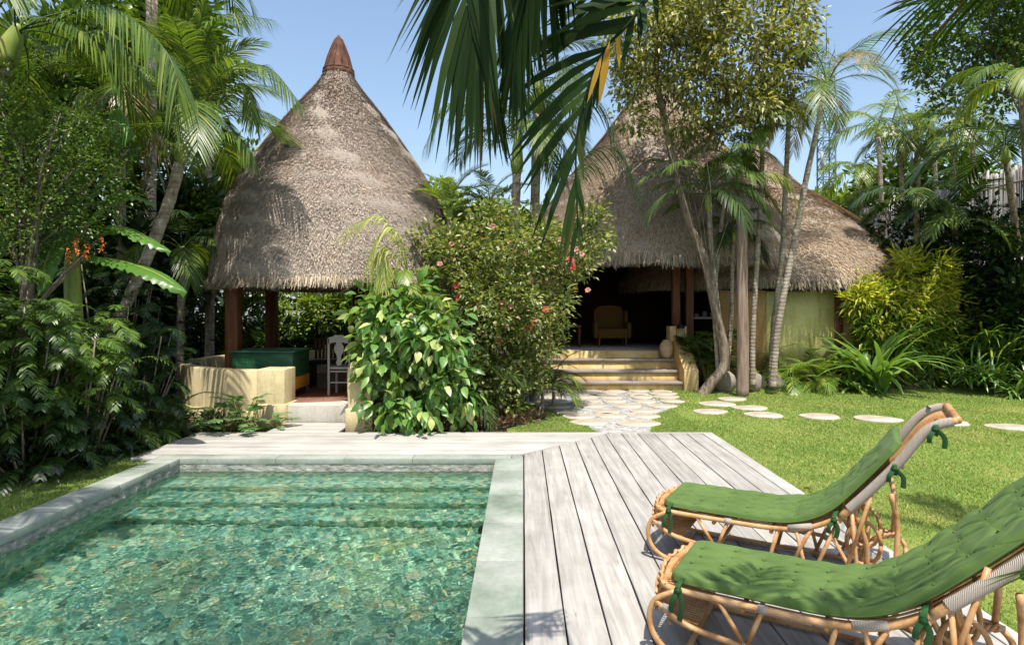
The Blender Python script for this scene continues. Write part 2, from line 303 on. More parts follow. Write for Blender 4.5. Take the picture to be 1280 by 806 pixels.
# ------------------------------------------------------------------ foliage generators
def frond_geo(mb, pts, L, n=40, wid=.022, ang=(55, 25), lift=.25, droop=.5, t0=.22, sides=(1, -1), rr=.012, seed=0, gap=0., side_hint=None, prof=None, rach=True):
    """pts: rachis polyline; leaflets of length up to L on both sides"""
    r = np.random.default_rng(seed); C = spl(pts, 10); m = len(C)
    seg = np.r_[0, np.cumsum(np.linalg.norm(np.diff(C, axis=0), axis=1))]; seg /= seg[-1]
    T = nrm(np.gradient(C, axis=0))
    up = A(0, 0, 1.)
    for sgn in sides:
        t = np.linspace(t0, 1, n)+r.normal(0, .25/n, n); t = np.clip(t, 0, 1)
        if gap: t = t[r.random(n) > gap]
        c = np.stack([np.interp(t, seg, C[:, i]) for i in range(3)], -1); tt = nrm(np.stack([np.interp(t, seg, T[:, i]) for i in range(3)], -1))
        S = np.cross(tt, up)
        if side_hint is not None: S = S*0+np.asarray(side_hint, float)-tt*(tt@np.asarray(side_hint, float))[:, None]
        bad = np.linalg.norm(S, axis=1) < .15; S[bad] = A(1, 0, 0); S = nrm(S); N = nrm(np.cross(S, tt))
        k = (t-t0)/(1-t0); a = np.radians(ang[0]+(ang[1]-ang[0])*k+r.normal(0, 2, len(t)))
        d = nrm(sgn*S*np.sin(a)[:, None]+tt*np.cos(a)[:, None]+N*(lift+r.normal(0, .03, len(t)))[:, None])
        Lf = L*((np.sin(np.pi*(.12+.80*k))**.6) if prof is None else np.interp(k, *prof))*r.uniform(.94, 1.04, len(t))
        s = A(0, .3, .65, 1.)[None, :, None]; dr = (droop*r.uniform(.8, 1.2, len(t)))[:, None, None]
        p = c[:, None]+d[:, None]*s*Lf[:, None, None]-up*(s**2)*dr*Lf[:, None, None]*.6
        W = nrm(np.cross(d, N)); w = wid*A(.55, 1, .8, .04)[None, :, None]*np.clip(Lf/L, .5, 1)[:, None, None]/2
        V = np.stack([p-W[:, None]*w, p+W[:, None]*w], 2).reshape(-1, 3)
        b = np.arange(len(t))[:, None]*8+A(0, 2, 4).astype(int)
        mb.add(V, np.stack([b, b+1, b+3, b+2], -1).reshape(-1, 4))
    if rach: mb.tube(C, np.linspace(rr, rr*.25, m), 5)
    return mb

def arc(base, az, e0, e1, L, n=7, curl=0):
    p = [np.asarray(base, float)]; e = np.radians(np.linspace(e0, e1, n)); a = np.radians(az+curl*np.linspace(0, 1, n))
    for i in range(n):
        p.append(p[-1]+L/n*A(math.cos(a[i])*math.cos(e[i]), math.sin(a[i])*math.cos(e[i]), math.sin(e[i])))
    return np.array(p)

def palm(label, trunk, rad, nf=11, L=1.9, LL=.55, kind='palm', mats=('palm',), group='palms of the garden', e=(70, -45), shaft=.5, seed=0, n=38, az0=0, wid=.026, cat='palm', droop=.85, azr=None, name='palm_tree', lift=.12, extra=(), tmat='palmtrunk'):
    r = np.random.default_rng(seed+11); trunk = np.asarray(trunk, float)
    o = thing(name, label, cat, trunk[0], group)
    k = 6; c = spl(trunk, k); rd = np.interp(np.linspace(0, 1, len(c)), np.linspace(0, 1, len(np.atleast_1d(rad))), np.atleast_1d(rad))
    nn = len(c); cc = np.vstack([c[:1]-A(0, 0, .05), c]); MB().tube(cc, np.r_[rd[0]*1.25, rd*(1+.06*np.sin(np.arange(nn)*2.1))], 10).build('trunk', M[tmat], o, smooth=True)
    top = trunk[-1]; d = nrm(trunk[-1]-trunk[-2])
    if shaft: MB().tube([top-d*.04, top+d*shaft*.15, top+d*shaft*.6, top+d*shaft], [rd[-1]*1.05, rd[-1]*1.5, rd[-1]*1.15, rd[-1]*.5], 10, 4).build('crownshaft', M['shaft'], o, smooth=True)
    ct = top+d*shaft*.85
    for i in range(nf):
        q = (i+.5)/nf; az = az0+i*137.5+r.normal(0, 8)
        if azr: az = azr[0]+(azr[1]-azr[0])*((i*.618) % 1)
        e0 = e[0]+(8-e[0])*q+r.normal(0, 5); e1 = e0-75-45*q+r.normal(0, 10); e1 = max(e1, e[1]-35*q)
        Lf = L*r.uniform(.82, 1.1); mm = mats[int(r.random()*len(mats))] if q > .55 or len(mats) == 1 else mats[0]
        frond_geo(MB(), arc(ct-d*.05*q, az, e0, e1, Lf, curl=r.normal(0, 18)), LL, n, wid, droop=droop, seed=seed*50+i, lift=lift).build('frond', M[mm], o)
    for i, (pts, LLi, mm) in enumerate(extra):
        frond_geo(MB(), np.vstack([ct, pts]), LLi, int(n*1.25), wid, droop=1.35, lift=-.05, t0=.16, seed=seed*50+i+30).build('frond', M[mm], o)
    return o

def leaf_geo(mb, p, d, L, W, r, fold=.25, droop=.3, nvec=None, big=False):
    """n leaves at p pointing along d"""
    n = len(p); d = nrm(d); L = np.broadcast_to(L, n)[:, None]; W = np.broadcast_to(W, n)[:, None]
    nv = r.normal(0, .45, (n, 3))+A(0, 0, 1) if nvec is None else nvec+r.normal(0, .3, (n, 3))
    S = nrm(np.cross(d, nv)); N = nrm(np.cross(S, d))
    if not big:
        m = p+d*L*.45; t = p+d*L-N*droop*L*.5
        V = np.stack([p, m+S*W/2+N*fold*W/2, t, m-S*W/2+N*fold*W/2], 1).reshape(-1, 3); b = np.arange(n)[:, None]*4
        return mb.add(V, np.vstack([b+A(0, 1, 2).astype(int), b+A(0, 2, 3).astype(int)]))
    ss = A(0, .22, .5, .8, 1); ww = A(.08, .85, 1, .55, .02); V = []
    for s, q in zip(ss, ww):
        c = p+d*L*s-N*droop*L*s*s*.7; V += [c-S*W/2*q+N*fold*W/2*q, c, c+S*W/2*q+N*fold*W/2*q]
    V = np.stack(V, 1).reshape(-1, 3); b = np.arange(n)[:, None]*15; f = []
    for i in range(4):
        for j in (0, 1): f.append(b+np.array([i*3+j, i*3+j+1, i*3+j+4, i*3+j+3]))
    return mb.add(V, np.vstack(f))

def crown_points(ells, nc, r, shell=.55):
    """cluster centres in a union of ellipsoids, denser towards the outside"""
    vol = A(*[e[3]*e[4]*e[5] for e in ells])**.75; out = []; ds = []
    for e_, k in zip(ells, np.maximum(1, (vol/vol.sum()*nc)).astype(int)):
        u = nrm(r.normal(0, 1, (k, 3))); q = r.uniform(shell**3, 1, k)**(1/3)*(1+.12*np.sin(u[:, 0]*7+e_[0])*np.cos(u[:, 2]*6+e_[1]*3)+r.normal(0, .07, k))
        out.append(A(*e_[:3])+u*q[:, None]*A(*e_[3:])); ds.append(u)
    return np.vstack(out), np.vstack(ds)

def bush(label, base, ells, nc, per, L, W, mt, cat='shrub', name='shrub', group=None, seed=0, cl=.14, stems=8, sr=.02, big=False, droop=.3, shell=.5, down=.15, up=.2, trunk=None, tr=.08, smat='bark', crown='foliage', fold=.25, splay=.8, limbs=True):
    r = np.random.default_rng(seed+100); base = np.asarray(base, float)
    o = thing(name, label, cat, base, group)
    c, u = crown_points(ells, nc, r, shell)
    mb = MB(); n = len(c)*per
    ci = np.repeat(np.arange(len(c)), per); off = r.normal(0, 1, (n, 3)); p = c[ci]+off*cl*r.uniform(.2, 1, n)[:, None]
    d = nrm(u[ci]*.5+nrm(off)*splay+A(0, 0, up-down)+r.normal(0, .15, (n, 3)))
    leaf_geo(mb, p, d, L*r.uniform(.6, 1.15, n), W*r.uniform(.7, 1.15, n), r, fold, droop, big=big)
    tw = r.choice(len(c), min(len(c), 60), replace=False)
    fo = mb.build(crown, M[mt], o)
    sm = MB()
    if trunk is not None:
        T = spl(trunk, 6); rd = np.linspace(tr, tr*.45, len(T)); rd[0] *= 1.3; MB().tube(T, rd, 10).build('trunk', M[smat], o, smooth=True)
    for j in r.choice(len(c), min(stems, len(c)), replace=False):
        if trunk is not None:
            st = T[int(len(T)*r.uniform(.45, .97))]
            if c[j][2] < st[2]-.3: st = T[int(len(T)*.4)]
        else: st = base+A(*r.normal(0, .06, 2), 0)
        mid = (st+c[j])/2+r.normal(0, .08, 3)*np.linalg.norm(c[j]-st)*.5; mid[2] += .05*np.linalg.norm(c[j]-st)
        sm.tube([st, mid, c[j]], [sr, sr*.7, sr*.25], 5, 4)
    if stems: sm.build('limbs' if trunk is not None else 'stems', M[smat], o)
    return o, c, u

def rosette(label, base, n, L, W, mt, e=(80, 15), droop=.8, cat='plant', name='strap_leaf_plant', group=None, seed=0, jit=.05, azr=(0, 360), segs=6, fold=.3, obj=True, mb=None, prof=None):
    r = np.random.default_rng(seed+500); mb = mb or MB(); base = np.asarray(base, float)
    pr = prof or ([0, .15, .5, .85, 1], [.5, .9, 1, .5, .03])
    for i in range(n):
        az = r.uniform(*azr); q = r.random(); e0 = e[0]+(e[1]-e[0])*q; Li = L*r.uniform(.65, 1.1)
        c = arc(base+A(*r.normal(0, jit, 2), 0), az, e0, e0-droop*100*r.uniform(.6, 1.3), Li, segs, r.normal(0, 20))
        T = nrm(np.gradient(c, axis=0)); S = nrm(np.cross(T, A(-math.sin(math.radians(az)), math.cos(math.radians(az)), 0)+0*T)); S2 = nrm(np.cross(T, S))
        w = (W/2*np.interp(np.linspace(0, 1, len(c)), *pr))[:, None]
        mb.grid(np.stack([c-S2*w+S*w*-fold, c, c+S2*w+S*w*-fold], 1))
    if obj: return mb.build(name, M[mt], None, label, cat, group)

def fanleaf(mb, c, d, L, n, r, spread=150, W=.035, droop=.3):
    d = nrm(np.asarray(d, float)); S = nrm(np.cross(d, A(0, 0, 1)+r.normal(0, .1, 3))); N = np.cross(S, d)
    a = np.radians(np.linspace(-spread/2, spread/2, n)+r.normal(0, 3, n)); v = np.cos(a)[:, None]*d+np.sin(a)[:, None]*S+N*.12
    leaf_geo(mb, np.repeat([c], n, 0), v, L*np.cos(a*.45), W, r, .15, droop, nvec=np.repeat([N], n, 0), big=True)

def fanpalm(label, base, stems, L, mt, cat='palm', seed=0, group=None, h=(.4, 1.2), lean=.35, n=9, name='fan_palm', W=.03):
    r = np.random.default_rng(seed+900); o = thing(name, label, cat, base, group); mb = MB(); st = MB()
    for i in range(stems):
        hh = r.uniform(*h); a = r.uniform(0, 6.28); tp = np.asarray(base, float)+A(math.cos(a)*lean*hh, math.sin(a)*lean*hh, hh)
        st.tube([base, (np.asarray(base)+tp)/2+A(0, 0, .1*hh), tp], [.012, .01, .008], 5, 3)
        for k in range(3):
            b = a+r.normal(0, 1.2); dd = A(math.cos(b), math.sin(b), r.uniform(-.1, .9)); cc = tp+nrm(dd)*L*.5
            st.tube([tp, cc], [.006, .005], 4); fanleaf(mb, cc, dd, L, n, r, W=W)
    mb.build('leaves', M[mt], o); st.build('stems', M['rachis'], o); return o
def small_palm(label, base, nf, L, LL, mt, seed=0, e=(80, 25), group=None, name='young_palm', n=24, wid=.02, azr=None, cat='palm', droop=.4, stem=.15):
    b = np.asarray(base, float); return palm(label, [b, b+A(0, 0, stem/2), b+A(0, 0, stem)], [.03, .025], nf, L, LL, mats=(mt,), group=group, e=(e[0], -35), shaft=.0, seed=seed, n=n, wid=wid, name=name, azr=azr, cat=cat, droop=droop)

# ------------------------------------------------------------------ ground, lawn, soil
def sheet(name, x0, x1, y0, y1, z, mt, n=(2, 2), amp=0, hole=None, kind='structure'):
    xs = np.linspace(x0, x1, n[0]); ys = np.linspace(y0, y1, n[1]); Xg, Yg = np.meshgrid(xs, ys)
    Zg = z+amp*(np.sin(Xg*1.3+.5)*np.cos(Yg*.9)+.5*np.sin(Xg*2.9)*np.sin(Yg*3.3))
    mb = MB(); mb.grid(np.stack([Xg, Yg, Zg], -1)); return mb.build(name, M[mt], kind=kind)
PX0, PX1, PY0, PY1 = -3.92, -.31, -3.0, 6.93        # inner pool
OX0, OX1, OY1 = -4.2, 0.0, 7.12                     # outer coping
# soil ground around the pool opening, out to the horizon, as one sheet with a hole
xs = [-600, OX0+.02, OX1-.02, 600]; ys = [-600, PY0-.2, OY1-.02, 900]
mb = MB(); V = [(x, y, -.075) for y in ys for x in xs]; f = []
for j in range(3):
    for i in range(3):
        if (i, j) != (1, 1): f.append((j*4+i, j*4+i+1, j*4+i+5, j*4+i+4))
mb.add(V, f).build('ground', M['soil'], kind='structure')
sheet('lawn', 2.56, 14, -3, 13.6, -.052, 'turf', (40, 40), .006)
mb = MB(); mb.prism([(-.2, 8.40), (2.56, 8.40), (2.56, 13.4), (.2, 13.4), (-.3, 9.6)], -.07, -.053); mb.build('path_side_lawn', M['turf'], kind='structure')
mb = MB(); mb.prism([(-7.2, -2), (OX0-.004, -2), (OX0-.004, 7.5), (-7.4, 7.5)], -.07, -.05); mb.build('shaded_lawn', M['turf'], kind='structure')
def blades(name, n, region, h, seed, z=-.052, near=None):
    r = np.random.default_rng(seed); x0, x1, y0, y1 = region
    y = y0+(y1-y0)*r.random(n*2)**1.5; x = r.uniform(x0, x1, n*2)
    ok = np.abs(x/np.maximum(y, .5)+.0) < .95
    if near is not None: ok &= near(x, y)
    for c0, c1, q0, q1 in STONES: ok &= ((x-c0)/(q0+.005))**2+((y-c1)/(q1+.005))**2 > 1
    x, y = x[ok][:n], y[ok][:n]; k = len(x)
    a = r.uniform(0, 6.28, k); hh = h*r.uniform(.5, 1.2, k)*(1+.35*np.sin(x*3.1)*np.sin(y*2.3)); w = .0035+.0009*y
    b = np.stack([x, y, np.full(k, z)], -1); s = np.stack([np.cos(a), np.sin(a), 0*a], -1)
    l = np.stack([r.normal(0, .7, k), r.normal(0, .7, k), np.ones(k)], -1)*hh[:, None]
    V = np.stack([b-s*w[:, None]/2, b+s*w[:, None]/2, b+l], 1).reshape(-1, 3)
    MB().add(V, np.arange(3*k).reshape(-1, 3)).build(name, M['blade'], kind='stuff', label='short mown lawn grass')

# ------------------------------------------------------------------ pool
ZW = -.15; FL = -.86
steps = [(6.93, 6.55, -.38), (6.55, 6.2, -.54), (6.2, 5.86, -.70)]
mb = MB()
mb.add([(PX0, PY0, FL), (PX1, PY0, FL), (PX1, 5.86, FL), (PX0, 5.86, FL)], [(0, 1, 2, 3)])
mb.add([(PX0, PY0, FL), (PX0, 6.93, FL), (PX0, 6.93, -.16), (PX0, PY0, -.16)], [(0, 1, 2, 3)])
mb.add([(PX1, PY0, FL), (PX1, 6.93, FL), (PX1, 6.93, -.16), (PX1, PY0, -.16)], [(3, 2, 1, 0)])
mb.add([(PX0, PY0, FL), (PX1, PY0, FL), (PX1, PY0, 0), (PX0, PY0, 0)], [(3, 2, 1, 0)])
mb.add([(PX0, 6.93, FL), (PX1, 6.93, FL), (PX1, 6.93, -.16), (PX0, 6.93, -.16)], [(0, 1, 2, 3)])
basin = mb.build('pool_basin', M['tile'], kind='structure'); basin.cycles.is_caustics_receiver = True
mb = MB()
for (yb, yf, z) in steps: mb.box(PX0+.002, PX1-.002, yf, yb-.002, FL, z)
ps = mb.build('pool_steps', M['tile'], kind='structure', bevel=.012); ps.cycles.is_caustics_receiver = True
# rough split stone band under the coping
def rough_face(p0, p1, z0, z1, nrmv, nx, nz, amp, seed):
    r = np.random.default_rng(seed); t = np.linspace(0, 1, nx); zz = np.linspace(z0, z1, nz); p0 = A(*p0); p1 = A(*p1)
    L = np.linalg.norm(p1-p0); bl = r.random((int(L/.09)+3, 8)); V = np.zeros((nz, nx, 3))
    for j, z_ in enumerate(zz):
        rw = int((z_-z0)/(z1-z0)*2.99); ii = ((t*L/.09)+rw*.5).astype(int)
        V[j] = p0+(p1-p0)*t[:, None]; V[j, :, 2] = z_
        V[j] += np.outer(amp*(bl[ii, rw]*1.0+r.random(nx)*.5-.5), A(*nrmv))
    return V
mb = MB(); mb.grid(rough_face((PX0, PY0, 0), (PX0, 6.93, 0), -.2, -.035, (1, 0, 0), 560, 9, .016, 1)); mb.grid(rough_face((PX0, 6.93, 0), (PX1, 6.93, 0), -.2, -.035, (0, -1, 0), 240, 9, .008, 2))
mb.grid(rough_face((PX1, 6.93, 0), (PX1, PY0, 0), -.2, -.035, (-1, 0, 0), 300, 9, .006, 3)); mb.build('pool_waterline_stone', M['splitstone'], kind='structure')
# coping with one rounded outer corner
r = np.random.default_rng(8)
mb = MB(); cx, cy, rr = OX1-.13, OY1-.13, .13
arcp = [(cx+rr*math.cos(a), cy+rr*math.sin(a)) for a in np.linspace(0, math.pi/2, 7)]
ye = [PY0]+list(np.arange(PY0+.45, 6.3, .74))+[6.42]
for a_, b_ in zip(ye[:-1], ye[1:]):
    mb.prism([(PX1-.006, a_), (OX1, a_), (OX1, b_-.004), (PX1-.006, b_-.004)], -.07, r.normal(0, .0012)); a2 = a_+.31
    if b_+.31 < 6.92: mb.prism([(OX0, a2), (PX0+.012, a2), (PX0+.012, b_+.306), (OX0, b_+.306)], -.07, r.normal(0, .0012))
mb.prism([(OX0, PY0), (PX0+.012, PY0), (PX0+.012, PY0+.306), (OX0, PY0+.306)], -.07, 0); mb.prism([(OX0, ye[-2]+.31 if ye[-1]+.31 >= 6.92 else ye[-1]+.31), (PX0+.012, ye[-2]+.31 if ye[-1]+.31 >= 6.92 else ye[-1]+.31), (PX0+.012, 6.919), (OX0, 6.919)], -.07, 0)
mb.prism([(PX1-.006, 6.42), (OX1, 6.42)]+arcp+[(cx, 6.923), (PX1-.006, 6.923)], -.07, 0)
xe = [OX0]+list(np.arange(OX0+.6, cx-.4, .78))+[cx]
for a_, b_ in zip(xe[:-1], xe[1:]): mb.prism([(a_, 6.923), (b_-.004, 6.923), (b_-.004, OY1), (a_, OY1)], -.07, r.normal(0, .001))
mb.build('pool_coping', M['coping'], kind='structure', bevel=.006)
nx, ny = 560, 860
xs = np.linspace(PX0+.001, PX1-.001, nx); ys = np.linspace(1.6, 6.929, ny); Xg, Yg = np.meshgrid(xs, ys); Zg = 0*Xg
r = np.random.default_rng(5)
for i in range(80):
    a = r.uniform(0, 2*math.pi); Lw = .07*(4.5**r.random()) if i < 45 else .028*(2.4**r.random()); k = 2*math.pi/Lw
    am = (.0028 if i < 45 else .0019)*Lw*r.uniform(.4, 1); ph = r.uniform(0, 6.28)
    Zg += am*np.sin(k*(Xg*math.cos(a)+Yg*math.sin(a))+ph+.6*np.sin(Xg*1.7+i)*np.cos(Yg*1.3+i))
calm = .10+.90*np.clip((6.9-Yg)/3.0, 0, 1)*np.clip((Xg-PX0)/1.3+.15, 0, 1)*(1.05+.35*np.sin(Xg*1.9+.6)*np.sin(Yg*1.6)+.35*np.clip((5-Yg)/2.5, 0, 1))
Zg = ZW+Zg*calm
mb = MB(); mb.grid(np.stack([Xg, Yg, Zg], -1)); mb.add([(PX0, PY0, ZW), (PX1, PY0, ZW), (PX1, 1.6, ZW), (PX0, 1.6, ZW)], [(0, 1, 2, 3)])
wo = mb.build('pool_water', M['water'], kind='structure', smooth=True); wo.cycles.is_caustics_caster = True
mb = MB(); mb.lathe([(0, -.02), (.06, -.018), (.085, 0), (.085, .02), (.07, .05), (0, .065)], n=20)
o = mb.build('pool_light', M['black'], None, 'round black underwater lamp on the side wall of the pool beside the steps', 'pool light', smooth=True)
o.rotation_euler = (0, math.radians(-90), 0); o.location = (PX1-.0, 5.35, -.40)

# ------------------------------------------------------------------ deck
r = np.random.default_rng(3); mb = MB(); bw = .222; T = .035
def deck_back(x): return 8.36
k = 0; x = .012
while x < 2.55:
    x1 = min(x+bw-.011, 2.60); yb = lambda xx: min(7.14+max(xx, 0), 8.33)
    ya, yc = yb(x), yb(x1); pts = [(x, -2.5), (x1, -2.5), (x1, yc), (x, ya)]
    if ya < 8.33 < yb(x1+.0001): pass
    nseg = 26; L0 = np.linspace(0, 1, nseg); e1_ = r.normal(0, .0012, nseg); e2_ = r.normal(0, .0012, nseg); dz = r.normal(0, .0012)
    left = [(x+e1_[i], -2.5+(ya+2.5)*L0[i]) for i in range(nseg)]; right = [(x1+e2_[i], -2.5+(yc+2.5)*L0[i]) for i in range(nseg)]
    mb.prism(right+left[::-1], -T+dz, dz); x += bw; k += 1
mb.build('deck', M['deckwood'], kind='structure', bevel=.003)
mb = MB()
mb.box(1.19+.004, 2.60, 8.342, 8.392, -T, 0)
ny_ = 6; ys_ = np.linspace(7.13, 8.392, ny_+1)
for i in range(ny_):
    a_, b_ = ys_[i]+.003, ys_[i+1]-.003; dz = r.normal(0, .001)
    xr = lambda y: min(-.012+(y-7.14)*1.0, 1.185) if y > 7.15 else -.015
    mb.prism([(-4.48, a_), (xr(a_), a_), (xr(b_), b_), (-4.48, b_)], -T+dz, dz)
mb.box(-4.48, OX0-.006, 6.93, 7.127, -T, 0)
for i in range(3): mb.box(-3.55, -2.56, 8.395+.235*i, 8.395+.235*i+.228, -T, .001*(i % 2))
mb.build('deck_walkway', M['deckwood_x'], kind='structure', bevel=.003)
MB().box(.02, 2.58, -2.5, 8.3, -.072, -.04).build('deck_joists', M['underdeck'], kind='structure')
MB().box(-4.46, 1.1, 7.14, 8.38, -.0725, -.041).build('walkway_joists', M['underdeck'], kind='structure')
MB().box(-3.53, -2.58, 8.381, 9.09, -.0725, -.041).build('walkway_end_joists', M['underdeck'], kind='structure')

# ------------------------------------------------------------------ stepping stones and paving
STONES = []
def slab(cx, cy, rx, ry, rng, z=-.05, h=.022):
    STONES.append((cx, cy, rx, ry))
    n = 22; a = np.linspace(0, 2*math.pi, n, endpoint=False); q = 1+.06*np.sin(a*2+rng.uniform(0, 6))+.05*np.sin(a*3+rng.uniform(0, 6))+rng.normal(0, .02, n)
    mb = MB(); mb.prism([(cx+rx*q[i]*math.cos(a[i]), cy+ry*q[i]*math.sin(a[i])) for i in range(n)], z-.03, z+h); return mb
rs = np.random.default_rng(12)
SG = 'round stepping stones across the lawn'
for px, py, hw, lab in [(1262, 532, 26, 'pale round stepping stone cut by the right edge of the photo'), (1181, 526.5, 29, 'pale round stepping stone partly behind the top of the far lounger'),
        (1097, 522, 27, 'pale round stepping stone, second to the left of the lounger headrest'), (1025, 519, 25, 'pale round stepping stone alone in open lawn, between headrest stone and the close pair'),
        (955, 517, 24, 'pale stepping stone right of the bare pole, front one of two close together'), (938, 508.5, 22, 'pale stepping stone right of the bare wooden pole, rear one of two close together'),
        (888, 513, 22, 'pale stepping stone in front of the leaning tree, nearest the lawn side of the paving'), (896, 503.5, 23, 'stepping stone right in front of the leaning tree base'), (915, 497.5, 18, 'small stepping stone touching the foot of the bare wooden pole')]:
    D = F*1.72/(py-YH); rx = hw/F*D; slab(X(px, D), D, rx, rx*.86, rs).build('stepping_stone', M['flag'], None, lab, 'stepping stone', SG, bevel=.006)
rows = [(9.25, 1.0, 1.75, 2, .30), (9.85, .85, 1.95, 3, .29), (10.35, .75, 2.0, 3, .27), (10.9, .55, 2.5, 4, .27), (11.45, .15, 2.75, 6, .245), (11.98, .0, 2.85, 6, .24), (12.45, -.05, 2.9, 6, .25), (12.85, .0, 2.95, 7, .21)]
ordn = ['first', 'second', 'third', 'fourth', 'fifth', 'sixth', 'seventh']
rown = ['nearest the deck', 'second from the deck', 'third from the deck', 'fourth from the deck', 'fourth from the steps', 'third from the steps', 'second from the steps', 'touching the house steps']
for j, (y, xa, xb, n_, rx) in enumerate(rows):
    for i in range(n_):
        xx = xa+(xb-xa)*(i/(n_-1))+rs.normal(0, .03)
        slab(xx, y+rs.normal(0, .04), rx*rs.uniform(.88, 1.08)*min(1, (xb-xa)/(n_-1)/(2*rx)*.97), .23 if j else .26, rs).build('paving_stone', M['flag'], None, f'flat pale paving stone, {ordn[i]} from the left in the row {rown[j]}', 'paving stone', 'irregular paving stones leading to the house steps', bevel=.006)
mb = MB(); n_ = 2600; pts = []
while len(pts) < n_:
    y = rs.uniform(8.5, 13.0); xa = np.interp(y, [8.5, 10.4, 11.3, 13], [1.15, .7, -.05, -.2]); xb = np.interp(y, [8.5, 10, 11, 13], [1.7, 2.1, 2.75, 3.1]); pts.append((rs.uniform(xa, xb), y))
for (x_, y_) in pts:
    q = rs.uniform(.012, .026); a = rs.uniform(0, 3.14); c_, s_ = math.cos(a)*q, math.sin(a)*q; z_ = -.045
    mb.add([(x_+c_*1.3, y_+s_*1.3, z_), (x_-s_, y_+c_, z_), (x_-c_*1.3, y_-s_*1.3, z_), (x_+s_, y_-c_, z_), (x_, y_, z_+q*.8)], [(0, 1, 4), (1, 2, 4), (2, 3, 4), (3, 0, 4)])
mb.build('pebbles', M['pebble'], kind='stuff', label='grey pebbles filling the gaps between the paving stones')
mb = MB(); mb.prism([(1.05, 8.42), (1.8, 8.42), (2.2, 10), (2.85, 11), (3.15, 13.0), (-.25, 13.0), (-.1, 11.3), (.65, 10.4)], -.0525, -.049); mb.build('pebble_bed', M['pebble'], kind='structure')
blades('grass', 230000, (2.6, 12.5, 2.6, 13.5), .028, 1)
blades('path_side_grass', 60000, (-.1, 2.6, 8.42, 13), .03, 2, near=lambda x, y: (x < np.interp(y, [8.4, 10.4, 11.3, 13], [1.1, .65, -.1, -.3])) | (x > np.interp(y, [8.4, 10, 11, 13], [1.75, 2.15, 2.8, 3.15])))
blades('shaded_grass', 70000, (-7.2, OX0-.02, 3.5, 7.4), .035, 3)


# ------------------------------------------------------------------ thatched roofs
def straw_on(mb, prof, c, n, L, W, r, azr=(0, 2*math.pi), lift=.035, cut=None):
    """short straw ends laid down the slope of a surface of revolution"""
    prof = np.asarray(prof, float); sg = np.linalg.norm(np.diff(prof, axis=0), axis=1); ar = sg*(prof[1:, 0]+prof[:-1, 0]); cu = np.r_[0, np.cumsum(ar)]/ar.sum()
    u = r.random(n); i = np.clip(np.searchsorted(cu, u)-1, 0, len(sg)-1); t = (u-cu[i])/(cu[i+1]-cu[i]); q = prof[i]+(prof[i+1]-prof[i])*t[:, None]
    a = r.uniform(*azr, n)
    rad = q[:, 0]; ds = nrm(prof[i+1]-prof[i]); e = np.stack([np.cos(a), np.sin(a), 0*a], -1); tg = np.stack([-np.sin(a), np.cos(a), 0*a], -1)
    p = np.array(c)+e*rad[:, None]+A(0, 0, 1)*q[:, 1:2]
    down = e*ds[:, :1]+A(0, 0, 1)*ds[:, 1:2]; nv = nrm(np.cross(tg, down)); nv *= np.sign((nv*e).sum(1, keepdims=True)+1e-6)
    d = nrm(down+tg*r.normal(0, .26, n)[:, None]+nv*r.uniform(-.02, .22, n)[:, None]); l = L*r.uniform(.5, 1.3, n)[:, None]; ww = W*r.uniform(.6, 1.3, n)[:, None]
    p0 = p-down*l*.3+nv*.0; p1 = p0+d*l+nv*lift*r.random(n)[:, None]
    V = np.stack([p0-tg*ww/2, p0+tg*ww/2, p1+tg*ww*.3, p1-tg*ww*.3], 1)
    if cut is not None: V = V[cut(p)]
    V = V.reshape(-1, 3); mb.add(V, np.arange(len(V)).reshape(-1, 4)); return mb
def fringe_on(mb, R_, z, c, n, L, W, r, azr=(0, 2*math.pi), slope=(.5, -.85), wob=.0, cut=None):
    a = r.uniform(*azr, n); e = np.stack([np.cos(a), np.sin(a), 0*a], -1); tg = np.stack([-np.sin(a), np.cos(a), 0*a], -1)
    dep = r.random(n)**1.0*.28
    p = np.array(c)+e*(R_+.02-dep)[:, None]+A(0, 0, 1)*(z-.00+dep*.25+r.normal(0, .015, n)+wob*(np.sin(a*9)+.6*np.sin(a*17+1)))[:, None]
    d = nrm(e*(slope[0]+r.normal(0, .12, n))[:, None]+tg*r.normal(0, .16, n)[:, None]+A(0, 0, 1)*slope[1]); l = L*r.uniform(.35, 1.15, n)[:, None]; ww = W*r.uniform(.5, 1.3, n)[:, None]
    V = np.stack([p-tg*ww/2, p+tg*ww/2, p+d*l+tg*ww*.15, p+d*l-tg*ww*.15], 1)
    if cut is not None: V = V[cut(p)]
    V = V.reshape(-1, 3); mb.add(V, np.arange(len(V)).reshape(-1, 4)); return mb
def cone_surface(prof, c, thick=.22, n=140, seed=0, amp=.02):
    r = np.random.default_rng(seed); P2 = spl(prof, 10); a = np.linspace(0, 2*math.pi, n+1)
    outer = np.zeros((len(P2), n+1, 3))
    for j, (rad, z) in enumerate(P2):
        q = rad+amp*(np.sin(a*5+z*2)+np.sin(a*11+z*5)*.6+r.normal(0, .35, n+1)+.75*np.sin(z*16+a*2))*min(1, rad); q[-1] = q[0]
        outer[j] = np.stack([c[0]+q*np.cos(a), c[1]+q*np.sin(a), c[2]+z+0*a], -1)
    mb = MB(); mb.grid(outer)
    inn = P2[::6]-A(thick*.8, thick); inn[:, 0] = np.maximum(inn[:, 0], 0.0)
    mb.grid(np.stack([np.stack([c[0]+q*np.cos(a), c[1]+q*np.sin(a), c[2]+z+0*a], -1) for q, z in inn])[:, ::-1])
    lo = P2[-1]; ring = [lo, (lo[0]-thick*.8, lo[1]-thick*.2), tuple(inn[-1])]
    mb.grid(np.stack([np.stack([c[0]+q*np.cos(a), c[1]+q*np.sin(a), c[2]+z+0*a], -1) for q, z in ring])); return mb, P2
